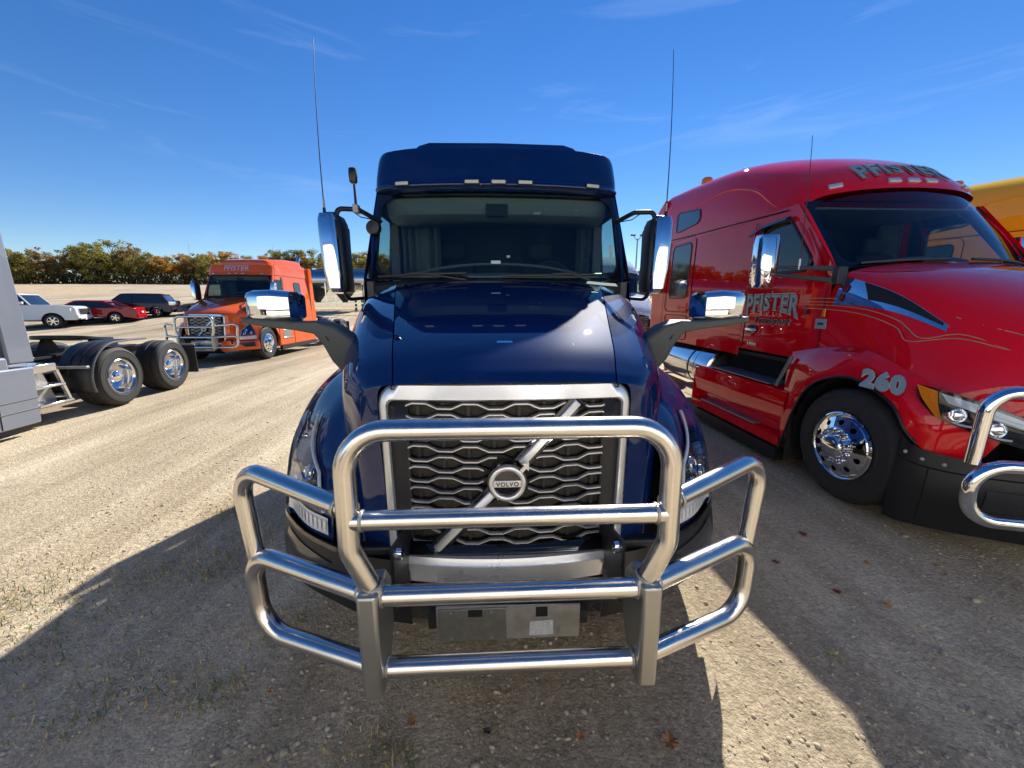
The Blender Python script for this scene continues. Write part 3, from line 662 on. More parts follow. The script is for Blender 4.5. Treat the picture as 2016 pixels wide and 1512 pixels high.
def volvo(name, label, loc, pm, rz=0, text=None, detail=True, stack=False, steel=None, body_bumper=None, sleeper=4.95, bar=True, sides=None):
    root = thing(name, label, 'truck', loc, rz)
    steel = steel or STEEL
    if bar: bull_bar(root, steel)
    grille(root, detail)
    # ---- hood: centre panel and two shoulders, a shut line between
    C = [  # rows along the length: centre, mid, seam, shoulder, corner, side, foot
        [(0, .435, 1.434), (.25, .445, 1.434), (.470, .475, 1.424), (.535, .495, 1.395), (.540, .485, 1.25), (.528, .468, 1.0), (.508, .448, .62)],
        [(0, .445, 1.448), (.25, .455, 1.447), (.472, .485, 1.436), (.60, .525, 1.395), (.640, .545, 1.25), (.655, .545, 1.0), (.65, .535, .62)],
        [(0, .50, 1.49), (.25, .505, 1.488), (.480, .53, 1.472), (.645, .58, 1.425), (.715, .64, 1.29), (.745, .68, 1.0), (.75, .70, .66)],
        [(0, .66, 1.575), (.26, .66, 1.570), (.510, .67, 1.545), (.70, .70, 1.48), (.785, .76, 1.34), (.815, .84, 1.05), (.82, .86, .70)],
        [(0, 1.0, 1.685), (.29, 1.0, 1.68), (.575, 1.0, 1.652), (.775, 1.0, 1.58), (.862, 1.02, 1.43), (.895, 1.06, 1.15), (.90, 1.08, .80)],
        [(0, 1.4, 1.795), (.33, 1.4, 1.79), (.660, 1.4, 1.762), (.865, 1.4, 1.69), (.945, 1.4, 1.54), (.975, 1.4, 1.25), (.98, 1.4, .9)],
        [(0, 1.75, 1.872), (.37, 1.75, 1.868), (.735, 1.75, 1.842), (.935, 1.76, 1.775), (1.005, 1.76, 1.62), (1.03, 1.76, 1.3), (1.03, 1.76, .9)],
        [(0, 1.965, 1.915), (.40, 1.98, 1.912), (.785, 2.03, 1.888), (.985, 2.08, 1.82), (1.05, 2.09, 1.66), (1.06, 2.1, 1.3), (1.06, 2.1, .9)]]
    cen = Surf([[(-r[2][0]+.003, *r[2][1:]), (-r[1][0], *r[1][1:]), r[0], r[1], (r[2][0]-.003, *r[2][1:])] for r in C])
    m = MB(); g_ = [[cen.at(7*i/42, 4*j/16) for j in range(17)] for i in range(43)]
    for row in g_:
        row.insert(0, row[0]-V(0, -.004, .02)); row.append(row[-1]-V(0, -.004, .02))
    hood = m.grid(g_).build('hood', pm, root, smooth=50)
    for s in (1, -1):
        S = Surf([[(s*(r[2][0]+.003), *r[2][1:])]+[(s*p[0], p[1], p[2]) for p in r[3:]] for r in C])
        g_ = [[S.at(7*i/42, 4*j/24) for j in range(25)] for i in range(43)]
        for row in g_: row.insert(0, row[0]-V(0, -.004, .02))
        MB().grid(g_).build('hood_side', pm, hood, smooth=50)
        MB().grid([[(s*(r[2][0]-.012+.024*j), r[2][1]+.006, r[2][2]-.022) for j in (0, 1)] for r in C]).build('hood_seam', DARK, hood)
    # hood release pocket, washer jets
    MB().obox(cen.off(3.05, 2, .006), ((1, 0, 0), (0, .92, .38), (0, -.38, .92)), .038, .012, .007).build('hood_badge', CHROME, hood, bevel=.004)
    for u in (1.0, 3.0): MB().obox(cen.off(6.55, u, .006), ((1, 0, 0), (0, 1, .2), (0, -.2, 1)), .018, .012, .006).build('washer_jet', BLACK, hood, bevel=.003)
    if detail:
        tk = MB().obox(cen.off(6.35, 2, .002), ((1, 0, 0), (0, .98, .2), (0, -.2, .98)), .030, .006, .001).build('sticker', WHITEP, hood)
    # ---- fenders, lamps, bumper corners
    FS = [[(.73, .72, 1.20), (.76, .66, 1.08), (.79, .60, .96), (.80, .57, .81), (.81, .56, .66)],
          [(.80, .92, 1.30), (.90, .80, 1.13), (.94, .72, .97), (.96, .68, .82), (.965, .665, .66)],
          [(.85, 1.12, 1.37), (.98, .98, 1.19), (1.06, .89, 1.0), (1.095, .84, .83), (1.105, .82, .66)],
          [(.89, 1.30, 1.40), (1.04, 1.16, 1.25), (1.13, 1.03, 1.05), (1.17, .95, .86), (1.18, .90, .68)],
          [(.92, 1.42, 1.41), (1.06, 1.30, 1.29), (1.16, 1.20, 1.15), (1.19, 1.12, 1.06), (1.195, 1.09, .99)],
          [(.95, 1.52, 1.42), (1.08, 1.47, 1.32), (1.18, 1.45, 1.22), (1.20, 1.45, 1.16), (1.205, 1.45, 1.115)],
          [(.98, 1.70, 1.42), (1.08, 1.72, 1.31), (1.18, 1.75, 1.17), (1.20, 1.78, 1.08), (1.205, 1.80, 1.00)],
          [(1.01, 1.92, 1.41), (1.10, 1.94, 1.28), (1.18, 1.97, 1.06), (1.20, 1.99, .92), (1.205, 2.01, .76)],
          [(1.05, 2.10, 1.40), (1.10, 2.10, 1.27), (1.18, 2.10, 1.0), (1.20, 2.10, .8), (1.205, 2.10, .55)]]
    BS = [[(.42, .385, .665), (.42, .365, .51), (.42, .375, .36)], [(.62, .43, .665), (.62, .41, .51), (.62, .42, .365)], [(.82, .545, .66), (.835, .525, .51), (.83, .53, .37)],
          [(1.0, .68, .655), (1.03, .66, .515), (1.03, .66, .375)], [(1.15, .84, .66), (1.18, .83, .52), (1.18, .83, .38)], [(1.19, .90, .68), (1.215, .905, .525), (1.215, .905, .38)]]
    bm = body_bumper or BLACK
    for s in (1, -1):
        S = Surf([[(s*x, y, z) for x, y, z in r] for r in FS]); Sn = S if s > 0 else S
        f = MB().surf(S, 5, 5).build('fender', pm, root, smooth=60)
        for q in f.data.polygons: pass
        class SO:   # outward-facing view of the sheet
            I, J = S.I, S.J
            def __init__(self, S_): self.S = S_
            def off(self, u, v, d):
                n = self.nrm(u, v); return self.S.at(u, v)+n*d
            def nrm(self, u, v):
                n = self.S.nrm(u, v); return n if n.dot(V(s*.6, -.8, .1)) > 0 else -n
        headlamp(root, SO(S), s)
        # dark bead along the wheel opening
        MB().tube([S.at(3+5*k/30, 4)+V(s*.002, 0, 0) for k in range(31)], .014, 8).build('fender_lip', BLACK, f)
        B = Surf([[(s*x, y, z) for x, y, z in r] for r in BS]); bo = SO(B)
        bc = MB().surf(B, 5, 5).build('bumper_corner', bm, root, smooth=60)
        MB().patch(bo, [(1.9, .55), (3.7, .35), (3.7, 1.35), (2.6, 1.35)], 6, 6, .006).build('fog_lamp', mat('smoked_lens', (.03, .03, .035), .15, coat=.6), bc)
        MB().patch(bo, [(1.2, .02), (4.6, .02), (4.6, .16), (1.2, .16)], 8, 2, .006).build('bumper_trim', GLOSSBLACK, bc)
        # dark inner wheel well
        a = [radians(200-22*k) for k in range(10)]
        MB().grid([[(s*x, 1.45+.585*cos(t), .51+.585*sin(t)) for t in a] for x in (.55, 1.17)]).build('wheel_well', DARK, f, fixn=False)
        front_wheel(root, s*1.03, 1.45, s, detail)
    MB().tube([(-.9, 1.45, .50), (.9, 1.45, .50)], .06, 10).build('front_axle', CHASSIS, root)
    # ---- lower front: black valance, bright strip, plate bracket
    va = MB().grid([[(x, .395+.05*(x/.43)**2*.3+dy, z) for x in (-.43, -.3, -.15, 0, .15, .3, .43)] for z, dy in ((.735, .02), (.69, -.01), (.66, .0), (.57, .0), (.50, -.02), (.36, .0), (.29, .05))]).build('valance', GLOSSBLACK, root, solid=.02)
    MB().grid([[(x, .375+.025*(x/.43)**2+dy, z-.012*(1-(x/.43)**2)) for x in [-.43+.86*k/16 for k in range(17)]] for z, dy in ((.690, .02), (.688, -.008), (.664, -.016), (.658, -.022), (.575, -.016), (.572, .02))]).build('bumper_strip', SILVERTRIM, root, smooth=35)
    for s in (1, -1):
        MB().box(min(s*.475, s*.525), max(s*.475, s*.525), .42, .47, .55, .625).build('frame_foot', GREYBUMP, root, bevel=.008)
        MB().box(min(s*.44, s*.70), max(s*.44, s*.70), .44, .50, .56, .70).build('bumper_filler', BLACK, root, bevel=.01)
    br = MB().prism([(-.295, .385), (.295, .385), (.295, .535), (-.295, .545)], 'y', .252, .262).build('plate_bracket', GALV, root)
    pl = MB().prism([(-.290, .392), (-.010, .388), (-.012, .540), (-.288, .538)], 'y', .244, .250).build('licence_plate', mat('bare_plate', (.22, .22, .20), .45, .7, var=.35, vscale=30), br, bevel=.002)
    for x, z in ((-.235, .525), (-.07, .525), (-.235, .405), (-.07, .405)):
        MB().lathe([(.006, 0), (.006, -.004), (.001, -.005)], (x, .244, z), 'y', 8).build('screw', GALV, pl)
    MB().prism([(-.165, .505), (-.108, .505), (-.108, .537), (-.165, .537)], 'y', .241, .2435).build('bracket_slot', DARK, br)
    MB().prism([(.112, .49), (.160, .49), (.160, .533), (.112, .533)], 'y', .248, .2515).build('bracket_slot', DARK, br)
    MB().prism([(.085, .40), (.185, .402), (.184, .470), (.087, .468)], 'y', .2485, .2515).build('reflective_sticker', mat('reflective_sticker', (.62, .64, .66), .4, bump=(160, 1, .01), var=.5, vscale=110), br)
    MB().box(-.33, .33, .26, .38, .44, .50).build('bracket_arm', CHASSIS, br)
    # ---- cab shell
    zb, zt = 1.95, 2.50
    cz = [.80, 1.35, zb, zt, 2.66]
    def wx(z): return 1.085 if z < 1.6 else 1.085-(z-1.6)*.075
    def apil(z): return 2.10 if z < 1.92 else 2.10+(z-1.92)*.47
    cols = [lambda z: apil(z), lambda z: apil(z)+.085, lambda z: 2.95, lambda z: 3.18, lambda z: sleeper]
    doorg, hand = [], []
    for s in (1, -1):
        for j in range(4):
            m = MB()
            for i in range(4):
                if j == 1 and i == 2: continue
                z0, z1 = cz[i], cz[i+1]
                m.add([(s*wx(z0), cols[j](z0), z0), (s*wx(z0), cols[j+1](z0), z0), (s*wx(z1), cols[j+1](z1), z1), (s*wx(z1), cols[j](z1), z1)], [(0, 1, 2, 3)])
            if j == 0: cabp = m; continue
            if j == 1:
                door = m.add(cabp.v, cabp.f).build('door', pm, root, smooth=30)
                gq = [(s*(wx(zb)-.006), cols[1](zb), zb), (s*(wx(zb)-.006), cols[2](zb), zb), (s*(wx(zt)-.006), cols[2](zt), zt), (s*(wx(zt)-.006), cols[1](zt), zt)]
                MB().add(gq, [(0, 1, 2, 3)]).build('door_window', DGLASS if not detail else WGLASS, door, smooth=0, fixn=False)
                MB().tube(fillet(gq, .06, 4, True), .012, 6, closed=True).build('window_seal', BLACK, door)
                MB().box(min(s*1.08, s*1.10), max(s*1.08, s*1.10), 2.78, 2.92, 1.55, 1.60).build('door_handle', BLACK, door, bevel=.01)
                MB().tube([(s*1.088, 2.16, .85), (s*1.088, 2.16, 1.9)], .004, 6).build('door_seam', DARK, door)
                MB().tube([(s*1.088, 2.99, .85), (s*1.088, 2.99, 1.9), (s*1.03, 2.99, 2.55)], .004, 6).build('door_seam', DARK, door)
            elif j == 2: m.build('cab_side', pm, root, smooth=30)
            else:
                sd_ = m.build('sleeper_side', pm, root, smooth=30)
                x0 = wx(2.1)+.006; P = rrect(3.98, 2.26, .22, .20, .07)
                MB().add([(s*(wx(z)+.007), y, z) for y, z in P], [tuple(range(len(P)))]).build('sleeper_window', mat('tinted_window', (.02, .03, .035), .06, coat=.3), sd_, smooth=0)
                MB().tube([(s*(wx(z)+.007), y, z) for y, z in P], .010, 6, closed=True).build('window_seal', BLACK, sd_)
        # chassis fairing and skirt below the doors and sleeper, with a step recess
        sk = MB().prism([(2.12, .34), (sleeper-.10, .30), (sleeper-.10, 1.06), (2.12, 1.06)], 'x', s*1.10, s*1.20).build('side_skirt', pm, root, bevel=.03)
        MB().box(min(s*1.12, s*1.203), max(s*1.12, s*1.203), 2.2, sleeper-.12, .20, .335).build('skirt_rubber', BLACK, sk)
        MB().prism([(2.35, .60), (2.85, .60), (2.95, .86), (2.35, .86)], 'x', s*1.19, s*1.206).build('step_recess', GALV, sk, bevel=.01)
        MB().box(min(s*1.15, s*1.215), max(s*1.15, s*1.215), 2.33, 3.0, .56, .60).build('step', ALU, sk, bevel=.006)
        MB().tube([(s*1.204, 3.12, .34), (s*1.204, 3.12, 1.05)], .004, 6).build('panel_seam', DARK, sk)
        # rear cab-side extender
        MB().prism([(sleeper-.04, .95), (sleeper+.36, .95), (sleeper+.24, 3.02), (sleeper-.04, 3.06)], 'x', s*1.02, s*1.09).build('side_extender', pm, root, bevel=.025)
    for s in (1, -1):   # dark lining on the inside of door frame and pillars
        m = MB()
        for j in (0, 1, 2):
            for i in (2, 3):
                if j == 1 and i == 2: continue
                z0, z1 = cz[i], cz[i+1]
                m.add([(s*(wx(z)-.03), cols[k](z)+.02, z) for k, z in ((j, z0), (j+1, z0), (j+1, z1), (j, z1))], [(0, 1, 2, 3)])
        m.build('frame_lining', INT, root, smooth=30)
    MB().box(-1.0, 1.0, sleeper-.03, sleeper, .9, 3.05).build('rear_wall', pm, root)
    MB().box(-1.0, 1.0, 2.15, sleeper, .86, .90).build('cab_floor', INTD, root)
    # ---- windscreen, its black surround, cowl
    WS = Surf([[(-.99, 2.115, 1.925), (-.60, 2.00, 1.925), (0, 1.965, 1.925), (.60, 2.00, 1.925), (.99, 2.115, 1.925)],
               [(-1.01, 2.27, 2.27), (-.60, 2.165, 2.27), (0, 2.13, 2.27), (.60, 2.165, 2.27), (1.01, 2.27, 2.27)],
               [(-.985, 2.44, 2.63), (-.60, 2.335, 2.64), (0, 2.30, 2.645), (.60, 2.335, 2.64), (.985, 2.44, 2.63)]])
    class WO:
        I, J = 2, 4
        def off(self, u, v, d):
            n = WS.nrm(u, v); n = n if n.y < 0 else -n; return WS.at(u, v)+n*d
    wo_ = WO()
    ws = MB().surf(WS, 8, 8).build('windscreen', WGLASS, root, smooth=60, fixn=False)
    # rounded surround band
    def uvloop(e, r):
        P = []
        for u, v in rrect(1, 2, 1-e, 2-e*1.3, r, 6): P.append((min(max(u, 0), 2), min(max(v, 0), 4)))
        return P
    o_, i2 = uvloop(.0, .02), uvloop(.10, .30)
    MB().grid([[wo_.off(*p, .010) for p in o_], [wo_.off(*p, .016) for p in uvloop(.05, .22)], [wo_.off(*p, .006) for p in i2]], True).build('windscreen_surround', GLOSSBLACK, ws, smooth=40)
    for s in (1, -1):   # painted A-pillar outside the black band
        e = 4 if s > 0 else 0
        MB().grid([[WS.at(u, e)+V(s*a, b, 0) for a, b in ((-.015, -.012), (.012, -.005), (.03, .03), (.02, .12))] for u in [k/8*2 for k in range(9)]]).build('pillar', pm, root, smooth=60)
    for x0, x1 in ((-.93, -.20), (.02, .75)):
        P = [WS.at(.10+.06*t, (x0+(x1-x0)*t+1)*2)+V(0, -.022, -.005) for t in [k/12 for k in range(13)]]
        wi = MB().tube(P, .010, 6).build('wiper', BLACK, root)
        MB().tube([V(x1-.05, 1.97, 1.925), P[7]+V(0, -.012, .01), P[5]+V(0, -.014, .006)], .009, 6).build('wiper_arm', BLACK, wi)
    if detail:
        MB().grid([[wo_.off(u, v, .003) for v in (1.90, 2.02)] for u in (.36, .43)]).build('sticker', mat('windscreen_label', (.55, .70, .62), .5), ws, smooth=0)
        MB().grid([[wo_.off(u, v, .003) for v in (2.10, 2.14)] for u in (.50, .55)]).build('sticker', mat('windscreen_label2', (.35, .42, .42), .5), ws, smooth=0)
        MB().grid([[wo_.off(u, v, .003) for v in (3.72, 3.80)] for u in (.55, .85)]).build('sticker', mat('windscreen_label3', (.42, .52, .48), .5), ws, smooth=0)
    # ---- roof cap
    RC = [[(0, 2.32, 2.63), (.45, 2.345, 2.63), (.80, 2.40, 2.628), (.96, 2.48, 2.625), (1.0, 2.56, 2.62), (1.01, 2.62, 2.62)],
          [(0, 2.20, 2.66), (.45, 2.225, 2.66), (.80, 2.295, 2.66), (.985, 2.39, 2.66), (1.015, 2.50, 2.655), (1.02, 2.62, 2.65)],
          [(0, 2.245, 2.705), (.45, 2.27, 2.705), (.81, 2.335, 2.705), (.985, 2.42, 2.70), (1.015, 2.53, 2.69), (1.02, 2.65, 2.66)],
          [(0, 2.27, 2.80), (.45, 2.295, 2.80), (.82, 2.36, 2.80), (.985, 2.45, 2.795), (1.01, 2.56, 2.77), (1.02, 2.70, 2.66)],
          [(0, 2.33, 2.955), (.45, 2.355, 2.955), (.85, 2.44, 2.950), (.980, 2.53, 2.942), (1.010, 2.66, 2.905), (1.022, 2.80, 2.66)],
          [(0, 2.375, 2.987), (.45, 2.40, 2.987), (.83, 2.49, 2.978), (.958, 2.60, 2.966), (1.002, 2.76, 2.925), (1.022, 2.90, 2.66)],
          [(0, 2.75, 3.03), (.45, 2.77, 3.028), (.76, 2.82, 3.01), (.90, 2.9, 2.97), (.985, 3.0, 2.86), (1.02, 3.1, 2.66)],
          [(0, 3.6, 3.10), (.45, 3.6, 3.10), (.78, 3.6, 3.08), (.93, 3.6, 3.03), (1.0, 3.6, 2.90), (1.02, 3.6, 2.66)],
          [(0, sleeper, 3.12), (.45, sleeper, 3.12), (.80, sleeper, 3.10), (.95, sleeper, 3.05), (1.01, sleeper, 2.92), (1.02, sleeper, 2.66)]]
    RS = Surf([[(-p[0], p[1], p[2]) for p in r[:0:-1]]+r for r in RC])
    roof = MB().surf(RS, 5, 3).build('roof', pm, root, smooth=45)
    # lower lip of the cap: a paler ledge with five marker lamps
    MB().grid([[(x, 2.33+.105*(x/.97)**2+dy, 2.625) for x in [-.97+1.94*k/16 for k in range(17)]] for dy in (-.02, .12)]).build('roof_lip', BLACK, roof, solid=.02)
    for x in (-.745, -.20, .004, .208, .755):
        j = 5+x/.45 if abs(x) < .45 else 5+(1+(abs(x)-.45)/.35)*(1 if x > 0 else -1)
        p = RS.at(1.5, j); q = RS.at(1.5, j+.05); d = (q-p).normalized()
        MB().obox(p+V(0, -.008, 0), (d, V(-d.y, d.x, 0), (0, 0, 1)), .062, .014, .018).build('marker_bezel', BLACK, roof, bevel=.004)
        MB().obox(p+V(0, -.022, 0), (d, V(-d.y, d.x, 0), (0, 0, 1)), .053, .006, .012).build('marker_lamp', CREAM, roof, bevel=.003)
    # raised roof fairing
    RF = []
    for y, z0, z1, w in ((2.70, 3.0, 3.08, .68), (2.76, 3.0, 3.150, .72), (2.95, 3.0, 3.195, .76), (4.0, 3.05, 3.28, .79), (sleeper-.05, 3.05, 3.30, .79)):
        RF.append([V(x, y, z) for x, z in [(-w-.08, z0), (-w-.03, (z0+z1)/2), (-w+.03, z1-.03), (-w+.12, z1-.004), (0, z1+.004), (w-.12, z1-.004), (w-.03, z1-.03), (w+.03, (z0+z1)/2), (w+.08, z0)]])
    MB().grid(RF).add([p for p in RF[0]], [tuple(range(9))]).build('roof_fairing', pm, roof, smooth=35)
    # ---- inside the cab
    da = MB().grid([[(x, 2.05+.12*(x/1.0)**2+dy, z+.045*max(0, 1-(abs(x)/.95)**2)) for x in [-1+2*k/16 for k in range(17)]] for dy, z in ((-.02, 1.80), (.0, 1.885), (.12, 1.915), (.42, 1.93), (.52, 1.90), (.55, 1.70), (.55, 1.2))]).build('dashboard', INTD, root, smooth=40)
    MB().tube([(x, 2.50+.06*x*x, 2.09-.13*(abs(x)/.9)**2.2) for x in [-.9+1.8*k/24 for k in range(25)]], .011, 8).build('dash_rim', INTL, da)
    MB().tube([(x, 2.46+.06*x*x, 2.00-.10*(abs(x)/.85)**2.2) for x in [-.85+1.7*k/24 for k in range(25)]], .010, 8).build('dash_rim', INT, da)
    for k in range(9):
        x = -.44+k*.11; MB().box(x, x+.085, 2.40, 2.43, 1.955-.08*x*x, 1.985-.08*x*x).build('air_vent', INTL, da)
    st_ = MB().tube([(.48+.21*cos(a), 2.62+.06*sin(a), 1.93+.20*sin(a)) for a in [2*pi*k/28 for k in range(28)]], .014, 8, closed=True).build('steering_wheel', INTD, root)
    MB().obox((.48, 2.62, 1.93), ((1, 0, 0), (0, .96, -.28), (0, .28, .96)), .09, .02, .06).build('wheel_hub', INTD, st_, bevel=.02)
    MB().tube([(.28, 2.62, 1.93), (.68, 2.62, 1.93)], .012, 6).build('wheel_spoke', INTD, st_)
    MB().tube([(.48, 2.64, 1.92), (.48, 2.40, 1.60)], .03, 8).build('steering_column', INTD, st_)
    for x in (-.48, .48):
        se = MB().prism([(2.85, 1.15), (3.30, 1.15), (3.42, 2.15), (3.30, 2.20), (3.20, 1.40), (2.85, 1.38)], 'x', x-.24, x+.24).build('seat', INTD, root, bevel=.05, seg=3)
        MB().box(x-.14, x+.14, 3.32, 3.42, 2.20, 2.40).build('headrest', INTD, se, bevel=.04)
    hd = MB().grid([[(x, 2.42+.10*x*x+dy, z) for x in [-.93+1.86*k/12 for k in range(13)]] for dy, z in ((-.06, 2.605), (0, 2.50), (.10, 2.47), (.55, 2.50))]).build('overhead_console', INTL, root, solid=.02)
    MB().box(-.10, .08, 2.36, 2.42, 2.46, 2.56).build('camera_unit', INTD, hd, bevel=.01)
    if detail:
        for x, w, c in ((.18, .05, (.2, .03, .03)), (.34, .07, (.4, .4, .38)), (.33, .03, (.45, .45, .43)), (.62, .06, (.35, .36, .34)), (.74, .04, (.38, .38, .36))):
            MB().obox((x, 2.395+.10*x*x, 2.535-(.04 if w == .03 else 0)), ((1, 0, 0), (0, .9, -.43), (0, .43, .9)), w, .003, .012).build('decal', mat('decal%d' % int(x*100), c, .6), hd)
    for s in (1, -1):   # sleeper curtain bunched behind the doors, drawn further on one side
        w_ = .36 if s < 0 else .12
        R = [[(s*(.93-w_*t), 2.97+(.022+.016*sin(t*9))*sin(t*33+2*sin(t*5)+z)+.10*t, z) for t in [k/44 for k in range(45)]] for z in (1.0, 1.4, 1.8, 2.2, 2.52)]
        MB().grid(R).build('curtain', INT, root, smooth=60, solid=.004)
        MB().box(min(s*.95, s*1.03), max(s*.95, s*1.03), 2.92, 3.02, 1.6, 2.6).build('pillar_trim', INT, root)
        MB().box(min(s*1.0, s*1.05), max(s*1.0, s*1.05), 2.15, 2.95, 1.0, 1.92).build('door_trim', INT, root)
    MB().box(-.98, .98, 3.55, 3.58, .95, 2.62).build('bunk_wall', INTD, root)
    MB().box(-.98, .98, 2.52, 3.55, 2.60, 2.63).build('headliner', INTL, root)
    # ---- mirrors, antennas
    for s in (1, -1):
        cab_mirror(root, s); hood_mirror(root, s); whip(root, s)
    if detail:
        gp = MB().tube([(-1.07, 2.09, 2.44), (-1.075, 2.095, 2.62)], [.011, .008], 8).build('gps_aerial', BLACK, root)
        MB().loft([[V(-1.078+a, 2.095+b, z) for a, b in rrect(0, 0, w, w*.8, w*.4, 3)] for z, w in ((2.625, .018), (2.635, .026), (2.69, .029), (2.725, .026), (2.732, .018))]).build('aerial_head', BLACK, gp)
        MB().box(-1.09, -1.05, 2.06, 2.125, 2.415, 2.475).build('clamp', GALV, gp, bevel=.004)
        lm = MB().lathe([(.001, -.05), (.05, -.045), (.062, -.01), (.055, .02), (.001, .03)], (-1.00, 2.28, 2.345), 'y', 20).build('look_down_mirror', BLACK, root)
        MB().tube([(-1.0, 2.28, 2.35), (-.97, 2.40, 2.42)], .012, 8).build('mirror_arm', BLACK, lm)
    # ---- chassis
    yr = sleeper+1.6
    chassis(root, 3.2, yr, yr+1.32, yr+2.15, detail=detail)
    MB().box(-.40, .40, .5, 3.0, .35, .80).build('engine', CHASSIS, root, bevel=.05)
    for s in (1, -1):
        MB().lathe([(.02, -.6), (.30, -.58), (.31, 0), (.30, .58), (.02, .6)], (s*.83, sleeper-1.0, .66), 'y', 26).build('fuel_tank', ALU, root)
    if stack:
        ex = MB().tube([(.62, sleeper+.22, .95), (.62, sleeper+.22, 3.35), (.62, sleeper+.32, 3.47)], .065, 16).build('exhaust_stack', CHROME, root)
    if text:
        t = text_mesh(text, .012, shear=.12); k = .17
        def rp(x, z):   # front face of the roof cap at height z
            u = 3+(z-2.80)/.155; j = 5+max(-1, min(1, x/.45))+max(0, (abs(x)-.45)/.35)*(1 if x > 0 else -1)
            return RS.at(u, j)
        t.v = [tuple(rp(x*k-.02, 2.765+z*k)+V(0, -.012, 0)) for x, y, z in t.v]; t.build('lettering', mat('sign_silver', (.62, .64, .66), .35, .3), roof, smooth=0)
    return root
